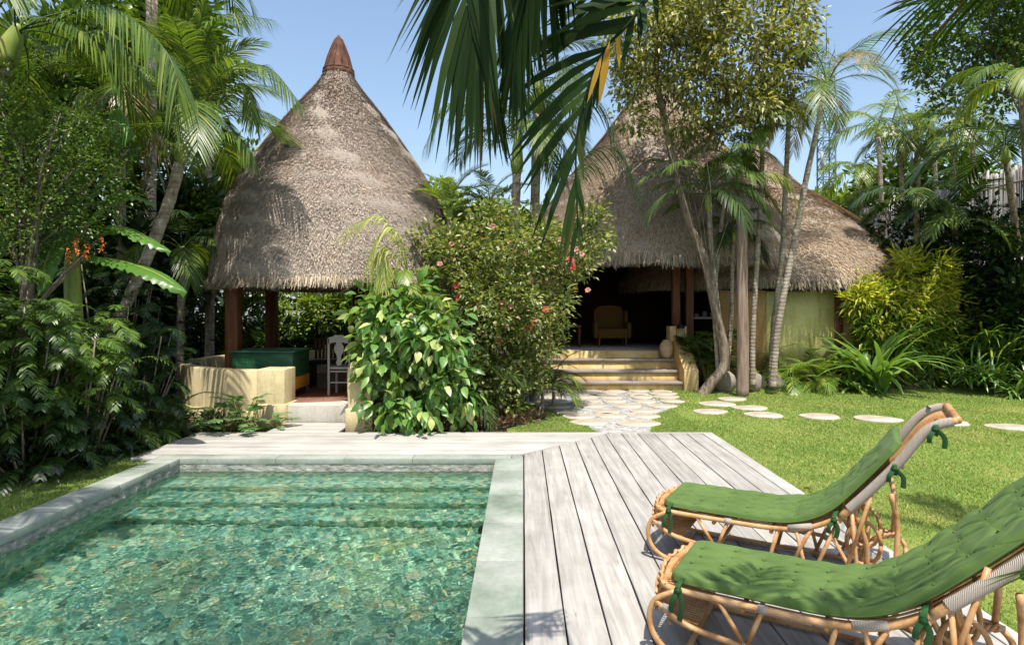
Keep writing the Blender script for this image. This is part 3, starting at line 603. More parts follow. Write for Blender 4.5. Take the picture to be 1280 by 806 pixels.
# ---- pavilion
CX, CY = -3.43, 11.3
pav = thing('pavilion', 'round open pavilion with cone thatched roof, rusty cap and low curved cream wall', 'pavilion', (CX, CY, -.05))
k = 11.3/F
prof = [(.2, 6.16), (.25, 6.04), (.42, 5.76), (.86, 5.2), (1.44, 4.37), (1.78, 3.78), (1.97, 3.3), (2.09, 2.7), (2.15, 2.16)]
mb, P2 = cone_surface(prof, (CX, CY, 0), seed=1); roof = mb.build('roof', M['thatchbase'], pav, smooth=True); sub(roof, pav)
r = np.random.default_rng(21)
mb = MB(); straw_on(mb, P2, (CX, CY, 0), 170000, .055, .011, r, azr=(math.pi*.95, math.pi*2.05), lift=.03); straw_on(mb, P2, (CX, CY, 0), 25000, .12, .008, r)
mb.build('thatch', M['thatch'], roof, kind='stuff')
mb = MB(); fringe_on(mb, 2.15, 2.2, (CX, CY, 0), 16000, .22, .014, r, wob=.012); mb.build('fringe', M['fringe'], roof, kind='stuff')
mb = MB(); mb.lathe([(.285, 6.02), (.30, 6.05), (.285, 6.10), (.262, 6.12), (.25, 6.2), (.20, 6.36), (.13, 6.55), (.07, 6.70), (.03, 6.75), (.012, 6.78), (0, 6.79)], (CX, CY, 0), 12)
cap = mb.build('cap', M['rust'], roof)
mb = MB(); mb.lathe([(.276, 6.10), (.288, 6.12), (.276, 6.14)], (CX, CY, 0), 24)
for i in range(12):
    a = i*math.pi/6; mb.tube([(CX+q*math.cos(a), CY+q*math.sin(a), z) for q, z in ((.255, 6.16), (.203, 6.36), (.133, 6.55), (.072, 6.7))], .008, 4)
mb.build('cap_seams', M['rust'], roof)
# wall ring from left pillar round to the back
WX, WY, WR, WT = -3.72, 11.5, 2.42, .22
def ringwall(mb, a0, a1, r0, r1, z0, z1, n=50):
    a = np.radians(np.linspace(a0, a1, n)); pr = [(r1, z0), (r1, z1-.02), (r1-.02, z1), (r0+.02, z1), (r0, z1-.02), (r0, z0), (r1, z0)]
    return mb.grid(np.stack([np.stack([WX+q*np.cos(a), WY+q*np.sin(a), z+0*a], -1) for q, z in pr]).transpose(1, 0, 2))
mb = MB(); ringwall(mb, 45, 266, WR-WT, WR, -.06, .78); ringwall(mb, 296, 330, WR-WT, WR, -.06, .78); wl = mb.build('curved_wall', M['cream'], pav)
sub(wl, pav); mb = MB(); ringwall(mb, 90, 266, WR-.01, WR+.045, -.06, .17); mb.build('plinth', M['cream'], wl)
for x0, x1, y0, y1, zt in ((-3.97, -3.555, 9.05, 9.5, .80), (-2.50, -2.17, 8.66, 9.3, .86)):
    p_ = MB().box(x0, x1, y0, y1, -.06, zt).build('pillar', M['cream'], pav, bevel=.015); sub(p_, pav)
    MB().box(x0-.03, x1+.03, y0-.03, y1, -.06, .28).build('plinth', M['cream'], p_, bevel=.012)
mb = MB(); a = np.linspace(0, 2*math.pi, 60, endpoint=False); mb.prism([(WX+(WR-WT-.01)*math.cos(t), WY+(WR-WT-.01)*math.sin(t)) for t in a], -.06, .27); mb.build('floor', M['brownwood'], pav)
MB().box(-3.54, -2.52, 9.12, 9.75, -.06, .262).build('entrance_step', M['concrete'], pav, bevel=.015)
for x, y, s, mt in ((X(292, 9.9), 9.9, .10, 'brownwood'), (X(340, 12.6), 12.6, .10, 'brownwood'), (X(500, 10.1), 10.1, .10, 'brownwood'), (X(448, 12.6), 12.6, .1, 'brownwood')):
    MB().box(x-s, x+s, y-s, y+s, .27, 2.55).build('post', M[mt], pav, bevel=.01)
mb = MB(); pl = [(X(292, 9.9), 9.9), (X(340, 12.6), 12.6), (X(448, 12.6), 12.6), (X(500, 10.1), 10.1)]
for i in range(4):
    a_, b_ = A(*pl[i], 2.32), A(*pl[(i+1) % 4], 2.32); d = nrm(b_-a_); mb.obox((a_+b_)/2, (b_-a_)/2+d*.15, A(-d[1], d[0], 0)*.06, (0, 0, .09))
mb.build('ring_beam', M['brownwood'], pav)
mb = MB()
for i in range(16):
    a = i*math.pi/8; mb.tube([(CX+2.0*math.cos(a), CY+2.0*math.sin(a), 2.12), (CX+.2*math.cos(a), CY+.2*math.sin(a), 5.8)], .035, 5)
mb.build('rafters', M['darkwood'], pav)
mb = MB(); mb.box(-3.02, -2.2, 12.2, 12.3, .27, 1.6)
mb.build('back_panel', M['darkwood'], pav)
# green counter with orange drawer front
bar = thing('counter_box', 'dark green box counter with orange lower front under the round roof behind the pillar', 'counter', (-4.1, 10, .27))
yb = 9.72; x0, x1 = X(288, 9.72), X(366, 9.72)
MB().box(x0+.02, x1, yb, yb+.75, .60, 1.0).build('box', M['greenpaint'], bar, bevel=.006)
MB().box(x0-.02, x1+.05, yb-.04, yb+.80, 1.0, 1.03).build('lid', M['greenpaint'], bar, bevel=.006)
MB().box(x0+.1, x1+.015, yb-.01, yb+.72, .40, .595).build('drawer', M['orangepaint'], bar, bevel=.006)
for lx, ly in ((x0+.15, yb+.08), (x1-.08, yb+.08), (x0+.15, yb+.65), (x1-.08, yb+.65)): MB().box(lx-.04, lx+.04, ly-.04, ly+.04, .27, .4).build('leg', M['darkwood'], bar)
MB().tube([(x1+.004, yb+.3, .86), (x1+.03, yb+.3, .85), (x1+.03, yb+.42, .85), (x1+.004, yb+.42, .86)], .008, 6).build('handle', M['black'], bar)
# white dining chair
def chair(label, x, y, zf, s=1.0):
    o = thing('dining_chair', label, 'chair', (x, y, zf)); B = lambda nm, fn, mt='whitepaint': fn.build(nm, M[mt], o, bevel=.004)
    hw = .18*s
    B('seat', MB().box(x-hw-.01, x+hw+.01, y-.2, y+.2, zf+.44, zf+.475))
    for sx in (-1, 1):
        B('leg', MB().box(x+sx*(hw-.02)-.018, x+sx*(hw-.02)+.018, y+.16, y+.2, zf, zf+.44)); B('back_post', MB().box(x+sx*(hw-.005)-.018, x+sx*(hw-.005)+.018, y-.215, y-.18, zf, zf+.95))
    mb = MB(); pr = [(x-hw, .86), (x-hw, .96), (x-hw*.6, .975), (x-hw*.35, 1.0), (x+hw*.35, 1.0), (x+hw*.6, .975), (x+hw, .96), (x+hw, .86), (x+hw*.4, .88), (x-hw*.4, .88)]
    v = [(a, y-.215, zf+b) for a, b in pr]+[(a, y-.19, zf+b) for a, b in pr]; n = len(pr)
    mb.add(v, [(i, (i+1) % n, n+(i+1) % n, n+i) for i in range(n)]); mb.add(v[:n], [list(range(n))]); mb.add(v[n:], [list(range(n-1, -1, -1))]); B('top_rail', mb)
    pr = [(.03, .50), (.05, .55), (.03, .60), (.035, .66), (.075, .74), (.08, .80), (.05, .86), (.04, .885)]
    mb = MB(); v = [(x-a, b) for a, b in pr]+[(x+a, b) for a, b in pr[::-1]]; n = len(v)
    V = [(a, y-.21, zf+b) for a, b in v]+[(a, y-.195, zf+b) for a, b in v]; mb.add(V, [(i, (i+1) % n, n+(i+1) % n, n+i) for i in range(n)])
    mm = len(pr); mb.add(V[:n], [(i, i+1, n-2-i, n-1-i) for i in range(mm-1)]); mb.add(V[n:], [(n-1-i, n-2-i, i+1, i) for i in range(mm-1)]); B('back_splat', mb)
    for h in (.22, .40): B('stretcher', MB().box(x-hw, x+hw, y-.205, y-.185, zf+h-.012, zf+h+.012))
    return o
chair('white painted dining chair with a carved vase shaped back splat inside the round pavilion', X(424, 10.0), 10.2, .27, .98)
mb = MB()
bx = X(395, 11.2); bn = thing('slatted_bench', 'dark bench with reddish vertical slats behind the white chair in the pavilion', 'bench', (bx, 11.6, .27))
for i in range(14): q = X(394, 11.6)+i*.072; mb.box(q, q+.035, 11.58, 11.61, .75, 1.1)
mb.build('slats', M['brownwood'], bn); q = X(394, 11.6)
MB().box(q-.03, q+1.0, 11.56, 11.62, 1.1, 1.14).build('top_rail', M['brownwood'], bn); MB().box(q-.03, q+1.0, 11.2, 11.57, .68, .74).build('seat', M['darkwood'], bn)
for i in range(2): MB().box(q+i*.92, q+i*.92+.05, 11.22, 11.55, .27, .68).build('leg', M['darkwood'], bn)

# ---- house
HX, HY = 3.62, 16.6; hz = -.05
house = thing('thatched_house', 'large thatched house with two tall cone roofs, ochre steps and dark open front', 'house', (HX, HY, hz))
prof1 = [(.1, 8.2), (.3, 7.95), (.75, 7.3), (1.4, 6.4), (2.15, 5.5), (2.8, 4.65), (3.2, 3.95), (3.45, 3.3), (3.58, 2.86)]
mb, Q1 = cone_surface(prof1, (HX, HY, 0), .25, seed=2); rf = mb.build('roof', M['thatchbase'], house, smooth=True); sub(rf, house)
fr = lambda p: p[:, 1] < HY+.6
mb = MB(); straw_on(mb, Q1, (HX, HY, 0), 140000, .08, .016, r, azr=(math.pi*.97, math.pi*2.03), lift=.04); straw_on(mb, Q1, (HX, HY, 0), 25000, .16, .012, r); mb.build('thatch', M['thatchgold'], rf, kind='stuff')
mb = MB(); fringe_on(mb, 3.58, 2.9, (HX, HY, 0), 14000, .34, .02, r, wob=.02); mb.build('fringe', M['fringe'], rf, kind='stuff')
GX, GY = 6.75, 17.6
prof2 = [(.1, 6.5), (.4, 6.05), (.8, 5.55), (1.21, 5.1), (1.9, 4.6), (2.74, 3.95), (3.35, 3.3), (3.7, 2.82), (3.95, 2.34)]
mb, Q2 = cone_surface(prof2, (GX, GY, 0), .25, seed=3); rf = mb.build('roof', M['thatchbase'], house, smooth=True); sub(rf, house)
mb = MB(); straw_on(mb, Q2, (GX, GY, 0), 140000, .08, .016, r, azr=(math.pi*.97, math.pi*2.1), lift=.04); straw_on(mb, Q2, (GX, GY, 0), 25000, .16, .012, r); mb.build('thatch', M['thatchgold'], rf, kind='stuff')
mb = MB(); fringe_on(mb, 3.95, 2.38, (GX, GY, 0), 14000, .30, .02, r, wob=.02); mb.build('fringe', M['fringe'], rf, kind='stuff')
# saddle of thatch between the two cones
FZ = .73
def wallbox(nm, mt, *b, par=house, **k): return MB().box(*b).build(nm, M[mt], par, **k)
wallbox('floor', 'treadwood', .2, 3.99, 14.1, 19.5, hz, FZ)
wallbox('floor_edge', 'ochre', .2, 3.99, 14.06, 14.1, hz, FZ-.002)
for i, (y0, y1, zt) in enumerate(((12.98, 13.36, .14), (13.34, 13.74, .35), (13.72, 14.08, .57))):
    st = wallbox('step', 'ochre', .25, 3.42, y0+.03, y1+.1, hz, zt-.045); sub(st, house)
    for j, (xa, xb) in enumerate(((.25, 1.85-.3*i), (1.855-.3*i, 3.42))): wallbox('tread', 'treadwood', xa, xb, y0-.01, y1+.0, zt-.048, zt, par=st, bevel=.006)
# stair cheek on the right
mb = MB(); pr = [(12.9, hz), (12.9, .40), (12.96, .42), (13.75, .98), (14.15, .98), (14.15, hz)]
x0, x1 = 3.42, 3.72; v = [(x0, y, z) for y, z in pr]+[(x1, y, z) for y, z in pr]; n = len(pr)
mb.add(v, [(i, (i+1) % n, n+(i+1) % n, n+i) for i in range(n)]); mb.add(v[:n], [list(range(n-1, -1, -1))]); mb.add(v[n:], [list(range(n))]); mb.build('stair_cheek', M['ochre'], house, bevel=.012)
wallbox('gate_pier', 'ochre', 3.36, 3.74, 13.9, 14.3, hz, 1.30, bevel=.012)
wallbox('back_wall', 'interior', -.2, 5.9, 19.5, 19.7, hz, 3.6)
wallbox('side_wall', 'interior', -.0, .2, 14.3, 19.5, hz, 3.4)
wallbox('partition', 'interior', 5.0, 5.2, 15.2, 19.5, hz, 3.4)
wallbox('side_floor', 'treadwood', 3.99, 5.0, 14.6, 19.5, hz, FZ)
for x in (.6, X(845, 14.5), X(862, 14.5)): wallbox('post', 'brownwood', x-.09, x+.09, 14.45, 14.63, FZ, 3.3, bevel=.01)
wallbox('lintel', 'darkwood', .2, 5.0, 14.5, 14.6, 3.0, 3.2)
YW = 14.05
wallbox('wall', 'wally', X(958, YW), X(1043, YW), YW, YW+.2, hz, 2.10)
wallbox('wall', 'wallo', X(1052, YW), X(1078, YW)+.15, YW+.02, YW+.22, hz, 2.10)
wallbox('wall', 'wallo', X(900, YW), X(958, YW)-.003, YW+.02, YW+.22, hz, 2.12)
wallbox('post', 'brownwood', X(1043, YW)+.003, X(1052, YW)-.003, YW-.06, YW+.2, hz, 2.12)
wallbox('wall', 'wallo', X(1078, YW)+.155, X(1078, YW)+.35, YW+.25, 18, hz, 2.1)
# things in and around the house
ac = thing('wing_armchair', 'mustard upholstered wing armchair with turned wooden legs in the dark house front', 'armchair', (X(764, 15.7), 15.7, FZ)); ax, ay = X(764, 15.7), 15.7
MB().box(ax-.38, ax+.38, ay-.32, ay+.30, FZ+.22, FZ+.47).build('seat', M['yellowfab'], ac, bevel=.04)
mb = MB(); pr = [(-.40, .40), (-.44, .72), (-.40, .95), (-.3, 1.03), (0, 1.07), (.3, 1.03), (.36, .9), (.40, .72), (.38, .40)]; n = len(pr)
v = [(ax+a, ay+.28, FZ+b) for a, b in pr]+[(ax+a*.97, ay+.42, FZ+b) for a, b in pr]; mb.add(v, [(i, (i+1) % n, n+(i+1) % n, n+i) for i in range(n)]); mb.add(v[:n], [list(range(n))]); mb.add(v[n:], [list(range(n-1, -1, -1))]); mb.build('backrest', M['yellowfab'], ac, bevel=.03)
for s in (-1, 1):
    MB().box(ax+s*.42-.06, ax+s*.42+.06, ay-.3, ay+.3, FZ+.22, FZ+.62).build('armrest', M['yellowfab'], ac, bevel=.045)
    MB().box(ax+s*.40-.04, ax+s*.40+.04, ay+.05, ay+.33, FZ+.6, FZ+.92).build('wing', M['yellowfab'], ac, bevel=.03)
    for yy in (-.27, .3): MB().tube([(ax+s*.34, ay+yy, FZ+.22), (ax+s*.34, ay+yy, FZ+.1), (ax+s*.36, ay+yy*1.1, FZ)], [.03, .018, .02], 8).build('leg', M['brownwood'], ac)
tx, ty = X(712, 15.6), 15.6; tb = thing('side_table', 'small orange brown table on turned legs left of the armchair', 'table', (tx, ty, FZ))
MB().box(tx-.35, tx+.28, ty-.25, ty+.25, FZ+.5, FZ+.56).build('table_top', M['brownwood'], tb, bevel=.01)
for sx in (-.3, .24):
    for sy in (-.2, .2): MB().tube([(tx+sx, ty+sy, FZ), (tx+sx, ty+sy, FZ+.12), (tx+sx, ty+sy, FZ+.2), (tx+sx, ty+sy, FZ+.35), (tx+sx, ty+sy, FZ+.5)], [.02, .03, .018, .032, .02], 8).build('leg', M['brownwood'], tb)
vx, vy = X(833, 13.9), 13.88
MB().lathe([(0, 0), (.09, 0), (.13, .08), (.165, .22), (.15, .32), (.10, .385), (.085, .40), (.095, .42), (.075, .42), (.07, .38), (.12, .3), (.1, .05), (0, .03)], (vx, vy, .57), 24).build('clay_pot', M['clay'], None, 'round buff clay pot standing on the top tread beside the stair cheek', 'pot', smooth=True)
lx, ly, lz = X(850, 13.85), 13.80, .985
la = thing('lantern', 'small black metal lantern with candle on the right stair cheek of the house', 'lantern', (lx, ly, lz))
MB().box(lx-.09, lx+.09, ly-.09, ly+.09, lz, lz+.03).build('base', M['black'], la)
mb = MB()
for sx in (-1, 1):
    for sy in (-1, 1): mb.tube([(lx+sx*.08, ly+sy*.08, lz+.03), (lx+sx*.07, ly+sy*.07, lz+.27)], .006, 4)
mb.build('frame', M['black'], la); MB().lathe([(.105, .27), (.1, .29), (.05, .37), (.03, .38), (.03, .41), (0, .42)], (lx, ly, lz), 4).build('lantern_roof', M['black'], la)
MB().lathe([(0, .03), (.03, .03), (.03, .12), (0, .12)], (lx, ly, lz), 12).build('candle', M['whitepaint'], la); MB().tube([(lx-.03, ly, lz+.41), (lx-.02, ly, lz+.48), (lx+.02, ly, lz+.48), (lx+.03, ly, lz+.41)], .004, 4, 3).build('handle', M['black'], la)
qx, qy = X(882, 15.3), 15.3; cs = thing('console_table', 'white console table with curved legs behind the leaning tree trunk', 'table', (qx, qy, FZ))
MB().box(qx-.45, qx+.45, qy-.2, qy+.2, FZ+.72, FZ+.77).build('table_top', M['tabletop'], cs, bevel=.01)
for s in (-1, 1):
    for sy in (-.15, .15): MB().tube([(qx+s*.4, qy+sy, FZ+.72), (qx+s*.42, qy+sy, FZ+.5), (qx+s*.34, qy+sy, FZ+.2), (qx+s*.4, qy+sy, FZ)], [.03, .025, .018, .022], 6, 4).build('leg', M['whitepaint'], cs)
for i, (dx, h) in enumerate(((-.22, .09), (-.02, .14), (.17, .10))):
    MB().lathe([(0, 0), (.05, 0), (.06, h*.5), (.045, h), (.03, h), (.035, .02), (0, .02)], (qx+dx, qy, FZ+.77), 14).build('white_jar', M['whitepaint'], None, ['low white jar at the left end of the console table', 'tallest white jar in the middle of the console table', 'low white jar at the right end of the console table'][i], 'jar', 'white jars on the console table')

# ---- bamboo fence on the right, garden wall, tower
r = np.random.default_rng(31)
def bamboo_fence(label, a, b, z0, z1, step, seed, wob=.06):
    r = np.random.default_rng(seed); a, b = A(*a, 0), A(*b, 0); L = np.linalg.norm(b-a); d = (b-a)/L; nn = A(-d[1], d[0], 0); mb = MB()
    o = thing('bamboo_fence', label, 'fence', (a[0], a[1], -.07))
    for s in np.arange(0, L, step):
        p = a+d*(s+r.normal(0, .006)); w_ = step*.5*r.uniform(.8, 1.05); t = r.normal(0, .015)
        mb.tube([p+A(0, 0, z0)+nn*r.normal(0, .01), p+A(0, 0, (z0+z1)/2)+nn*r.normal(0, .012)+d*t*.5, p+A(0, 0, z1+r.normal(0, wob))+nn*r.normal(0, .015)+d*t], w_, 5)
    mb.build('slats', M['bamboo'], o, kind='stuff')
    for h in (.25, .5, .75, .93):
        for s_ in (-1, 1): MB().tube([a+nn*.05*s_+A(0, 0, z0+(z1-z0)*h), b+nn*.05*s_+A(0, 0, z0+(z1-z0)*h)], .025, 6).build('rail', M['bamboo'], o)
    return o
bamboo_fence('tall weathered grey bamboo fence running along the right side of the garden', (11.5, 6), (11.5, 18.6), -.07, 5.0, .055, 1)
bamboo_fence('grey bamboo fence seen low above the right end of the house roof', (11.52, 18.7), (11.9, 28), -.07, 5.1, .07, 2)
MB().box(-13, -4.5, 18.5, 18.7, -.1, 2.6).build('garden_wall', M['greywall'], None, 'pale grey rendered garden wall glimpsed behind the plants on the left', 'wall')
D = 62; tx = X(1033, D); tw = thing('radio_tower', 'slender blue grey lattice radio tower rising behind the house roof', 'tower', (tx, D, 0)); hw = .62; zt = Z(58, D)
for sx in (-1, 1):
    for sy in (-1, 1): MB().tube([(tx+sx*hw, D+sy*hw, 0), (tx+sx*hw, D+sy*hw, zt)], .09, 5).build('leg', M['tower'], tw)
mb = MB(); z = 0; i = 0
while z < zt-1:
    for f_ in range(4):
        c = [(-1, -1), (1, -1), (1, 1), (-1, 1)]; p, q = c[f_], c[(f_+1) % 4]; z1 = z+1.0
        if i % 2: p, q = q, p
        mb.tube([(tx+p[0]*hw, D+p[1]*hw, z), (tx+q[0]*hw, D+q[1]*hw, z1)], .045, 4); mb.tube([(tx+p[0]*hw, D+p[1]*hw, z), (tx+q[0]*hw, D+q[1]*hw, z)], .045, 4)
    z += 1.0; i += 1
mb.build('bracing', M['tower'], tw); MB().tube([(tx, D, zt-1), (tx, D, Z(2, D))], [.06, .03], 5).build('mast', M['tower'], tw)
mb = MB(); mb.tube([(tx-.4, D-.75, 0), (tx-.4, D-.75, zt-2)], .03, 4); mb.tube([(tx-.75, D-.75, 0), (tx-.75, D-.75, zt-2)], .03, 4)
for z in np.arange(.5, zt-2, .5): mb.tube([(tx-.75, D-.75, z), (tx-.4, D-.75, z)], .03, 4)
mb.build('ladder', M['tower'], tw)
for h, s in ((215, -1), (170, 1), (120, -1)):
    MB().box(tx+s*.8-.15, tx+s*.8+.15, D-.9, D-.7, Z(h, D), Z(h, D)+1.8).build('antenna_panel', M['whitepaint'], tw)
# wooden pole and rocks
pxb, pxt = P(928, 492, 12.15), P(927, 268, 12.15)
po = thing('wooden_pole', 'bare upright weathered wooden pole in front of the palm clump', 'pole', (pxb[0], pxb[1], -.06))
MB().tube([(pxb[0], 12.15, -.08), (pxb[0]+.01, 12.15, .8), (pxt[0]+.015, 12.15, 1.8), (pxt[0], 12.15, 3.55)], [.125, .115, .11, .10], 12, 5).build('shaft', M['polewood'], po, smooth=True)
MB().tube([(pxt[0]+.1, 12.13, 1.9), (pxt[0]+.085, 12.13, 3.7)], .035, 8).build('side_strut', M['brownwood'], po)
def rock(label, c, s, seed, group='rocks edging the planting bed', mt='wallrock', name='edging_rock'):
    r = np.random.default_rng(seed); n, m_ = 12, 8; V = np.zeros((m_, n+1, 3)); o1, o2 = r.uniform(0, 6, 2)
    for i in range(m_):
        for j in range(n+1):
            u, v = math.pi*i/(m_-1), 2*math.pi*(j % n)/n; q = 1+.12*math.sin(3*v+o1)*math.sin(u)+.1*math.cos(2*u+v+o2)
            V[i, j] = A(c[0]+s[0]*q*math.sin(u)*math.cos(v), c[1]+s[1]*q*math.sin(u)*math.sin(v), c[2]+s[2]*q*math.cos(u))
    mb = MB(); mb.grid(V); return mb.build(name, M[mt], None, label, 'rock', group, smooth=True)
rock('squarish pale rock between the leaning tree base and the wooden pole', P(906, 474, 12.9)+A(0, 0, -.08), (.22, .2, .24), 1); rock('pale rock directly right of the foot of the wooden pole', P(942, 473, 12.9)+A(0, 0, -.08), (.24, .2, .22), 2)
rock('long pale rock, second to the right of the wooden pole', P(965, 474, 13.1)+A(0, 0, -.06), (.28, .2, .2), 3)
for i in range(16):
    px = 985+i*11.5; rock('small dull rock in the row edging the lawn below the ferny palms', P(px, 0, 13.45)*A(1, 1, 0)+A(0, r.normal(0, .05), -.03), (.1*r.uniform(.7, 1.3), .08, .07), 10+i)

# ------------------------------------------------------------------ vegetation: right centre group
gz = lambda px, D: P(px, 0, D)*A(1, 1, 0)+A(0, 0, -.06)
def E3(px, py, D, rx, rz, ry=None): c = P(px, py, D); return (c[0], c[1], c[2], rx/F*D, (ry or rx)/F*D, rz/F*D)
PG = 'slender palms in front of the house'
def tr(D, *pts): return [P(a, b, D if len(q) == 0 else q[0]) for a, b, *q in pts]
palm('slim ringed palm nearest the right of the wooden pole, crown under the yellow tree', tr(12.7, (941, 478), (941, 420), (946, 330), (951, 250), (953, 185)), [.06, .055, .052, .045], 8, 1.25, .36, seed=1, group=PG, mats=('palm', 'palm_pale'), e=(75, -40), shaft=.4)
palm('slim palm with pale trunk in the middle of three, yellow seed spray under its crown', tr(12.9, (964, 478), (967, 410), (977, 328), (981, 253), (986, 150)), [.065, .06, .055, .05], 8, 1.35, .38, seed=2, group=PG, shaft=.35, mats=('palm', 'palm_dry'))
mb = MB(); c = P(1004, 134, 12.7); q_ = R.normal(0, 1, (260, 3)); leaf_geo(mb, c+q_*A(.14, .1, .12), q_+A(0, 0, -.5), .05, .03, R); mb.build('seed_spray', M['gold'], None, 'yellow drooping seed spray hanging below a palm crown beside the sky', 'seed spray')
palm('tallest slim palm with light crown of drying fronds against open sky', tr(12.4, (966, 480), (974, 400), (1001, 262), (1008, 222), (1029, 128)), [.072, .066, .06, .05], 13, 1.75, .48, seed=3, group=PG, mats=('palm', 'palm_dry', 'palm_dry'), e=(80, -55), shaft=.45, az0=20, n=44, wid=.018, droop=.6)
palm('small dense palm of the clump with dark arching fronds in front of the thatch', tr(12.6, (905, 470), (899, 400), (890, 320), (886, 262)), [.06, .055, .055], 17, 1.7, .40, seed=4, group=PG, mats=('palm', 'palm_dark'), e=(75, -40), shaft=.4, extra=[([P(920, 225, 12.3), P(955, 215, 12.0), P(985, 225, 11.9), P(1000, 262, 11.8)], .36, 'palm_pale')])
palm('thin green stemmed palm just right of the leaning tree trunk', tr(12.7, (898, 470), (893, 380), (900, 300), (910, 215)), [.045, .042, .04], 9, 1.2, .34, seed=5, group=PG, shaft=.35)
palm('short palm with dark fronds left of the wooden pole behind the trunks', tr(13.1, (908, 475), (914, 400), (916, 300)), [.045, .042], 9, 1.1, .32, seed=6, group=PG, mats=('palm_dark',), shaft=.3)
# yellow leaved tree
T = tr(12.5, (876, 506), (880, 492), (890, 477), (903, 462), (907, 443), (897, 400), (880, 322), (861, 277), (842, 205), (829, 142), (820, 84), (832, 20))
ells = [E3(800, 45, 12.2, 55, 45), E3(870, 25, 12, 60, 45), E3(930, 60, 12, 60, 55), E3(975, 75, 12.2, 40, 60), E3(880, 105, 12, 50, 35), E3(930, 130, 12, 45, 30), E3(800, 105, 12.3, 35, 28), E3(845, 70, 12.6, 50, 60), E3(905, -30, 12.3, 100, 40), E3(790, 150, 12.3, 25, 18), E3(985, 20, 12.3, 35, 40), E3(865, 155, 12.1, 38, 20), E3(915, 165, 12.2, 36, 18), E3(960, 130, 12.3, 30, 30), E3(785, 60, 12.4, 26, 60)]
bush('leaning tree with crooked base and loose crown of small yellow green leaves', T[0]-A(0, 0, .03), ells, 680, 24, .14, .065, 'olive', 'tree', 'broadleaf_tree', seed=3, cl=.17, stems=14, sr=.014, trunk=T, tr=.125, crown='crown', shell=.3, droop=.5, down=.5)
# low planting there
fanpalm('dark fan leaved palm clump behind the stair cheek and leaning trunk', P(884, 470, 13.5)*A(1, 1, 0)+A(0, 0, -.06), 16, .34, 'palm_dark', seed=1, h=(.5, 1.35), n=10, W=.04, name='fan_palm')
fanpalm('small dark fan leaved palm right of the clay lantern steps', P(895, 470, 13.6)*A(1, 1, 0)+A(0, 0, -.06), 8, .3, 'palm', seed=2, h=(.3, .8), n=10, W=.04)
small_palm('young palm with yellow green fronds right of the wooden pole foot', P(955, 0, 12.9)*A(1, 1, 0)+A(0, 0, -.06), 8, .75, .24, 'goldlow', 3)
small_palm('ferny feather palm with fresh green fronds, first right of the three palm trunks', P(990, 0, 13.2)*A(1, 1, 0)+A(0, 0, -.06), 13, 1.15, .26, 'goldlow', 4, n=34, wid=.014)
small_palm('ferny feather palm, fuller one left of the strap leaved lily', P(1022, 0, 13.1)*A(1, 1, 0)+A(0, 0, -.06), 15, 1.2, .28, 'goldlow', 5, n=34, wid=.014)
small_palm('darker ferny palm growing against the yellow house wall', P(1008, 0, 14.2)*A(1, 1, 0)+A(0, 0, -.06), 12, 1.45, .3, 'palm', 6, n=30)
small_palm('dark palm in front of the shaded wall between two palm trunks', P(950, 0, 14)*A(1, 1, 0)+A(0, 0, -.06), 12, 1.5, .3, 'palm_dark', 8, n=30)
rosette('large strap leaved lily with broad arching pale leaves in front of the golden shrub', P(1094, 0, 12.7)*A(1, 1, 0)+A(0, 0, -.06), 52, 2.05, .12, 'strap', (88, 55), .8, 'lily', 'crinum_lily', seed=1, jit=.1)
small_palm('tall feather palm in front of the yellow house wall, right of the ferny palms', P(1040, 0, 13.3)*A(1, 1, 0)+A(0, 0, -.06), 13, 1.5, .32, 'goldlow', 7, n=34, wid=.018, e=(85, 35))
rosette('smaller strap leaved lily at the lawn edge right of the ferny palms', P(1062, 0, 13.0)*A(1, 1, 0)+A(0, 0, -.06), 22, .95, .08, 'strap', (82, 30), .8, 'lily', 'crinum_lily', seed=2, jit=.08)
bush('golden leaved shrub with bright yellow tips beside the house roof end', P(1130, 0, 13.5)*A(1, 1, 0)+A(0, 0, -.06), [E3(1140, 350, 13.6, 50, 38, 20), E3(1115, 388, 13.5, 50, 38, 20), E3(1165, 385, 13.6, 48, 35, 20), E3(1075, 372, 13.5, 26, 18, 12)], 210, 26, .24, .05, 'gold', seed=4, cl=.13, stems=20, splay=1.0, droop=.5)
bush('fresh green lower shrub below the golden one, behind the large lily', P(1140, 0, 13.3)*A(1, 1, 0)+A(0, 0, -.06), [E3(1125, 425, 13.5, 55, 35, 16), E3(1170, 430, 13.5, 50, 45, 16), E3(1120, 460, 13.5, 70, 25, 14)], 190, 26, .24, .055, 'goldlow', seed=5, cl=.14, stems=16, splay=1.0, droop=.5)
# right border
for i, (px, D, n, L, W, z, mt, lab) in enumerate([
    (1215, 12.6, 60, .62, .05, .25, 'strap', 'dense narrow leaved rosette plant at the right lawn edge, left one of the row'),
    (1250, 12.2, 60, .62, .05, .25, 'strap', 'dense narrow leaved rosette plant at the right lawn edge, second in the row'),
    (1290, 11.9, 60, .62, .05, .2, 'strap', 'dense rosette plant with narrow leaves cut by the right edge of the photo'),
    (1232, 12.9, 50, .6, .05, .62, 'strap', 'narrow leaved rosette plant standing taller just behind the lawn edge row'),
    (1270, 12.6, 50, .6, .05, .62, 'goldlow', 'narrow leaved fresh green rosette behind the rightmost edge plants')]):
    b = P(px, 0, D)*A(1, 1, 0)+A(0, 0, -.06); mb = MB()
    for k in range(5): rosette('', b+A(R.normal(0, .2), R.normal(0, .15), z+R.uniform(-.1, .25)), n//3, L*.8, W, mt, (85, -10), .6, mb=mb, obj=False, seed=i*9+k)
    mb.build('rosette_plant', M[mt], None, lab, 'plant', 'narrow leaved rosette plants along the right border')
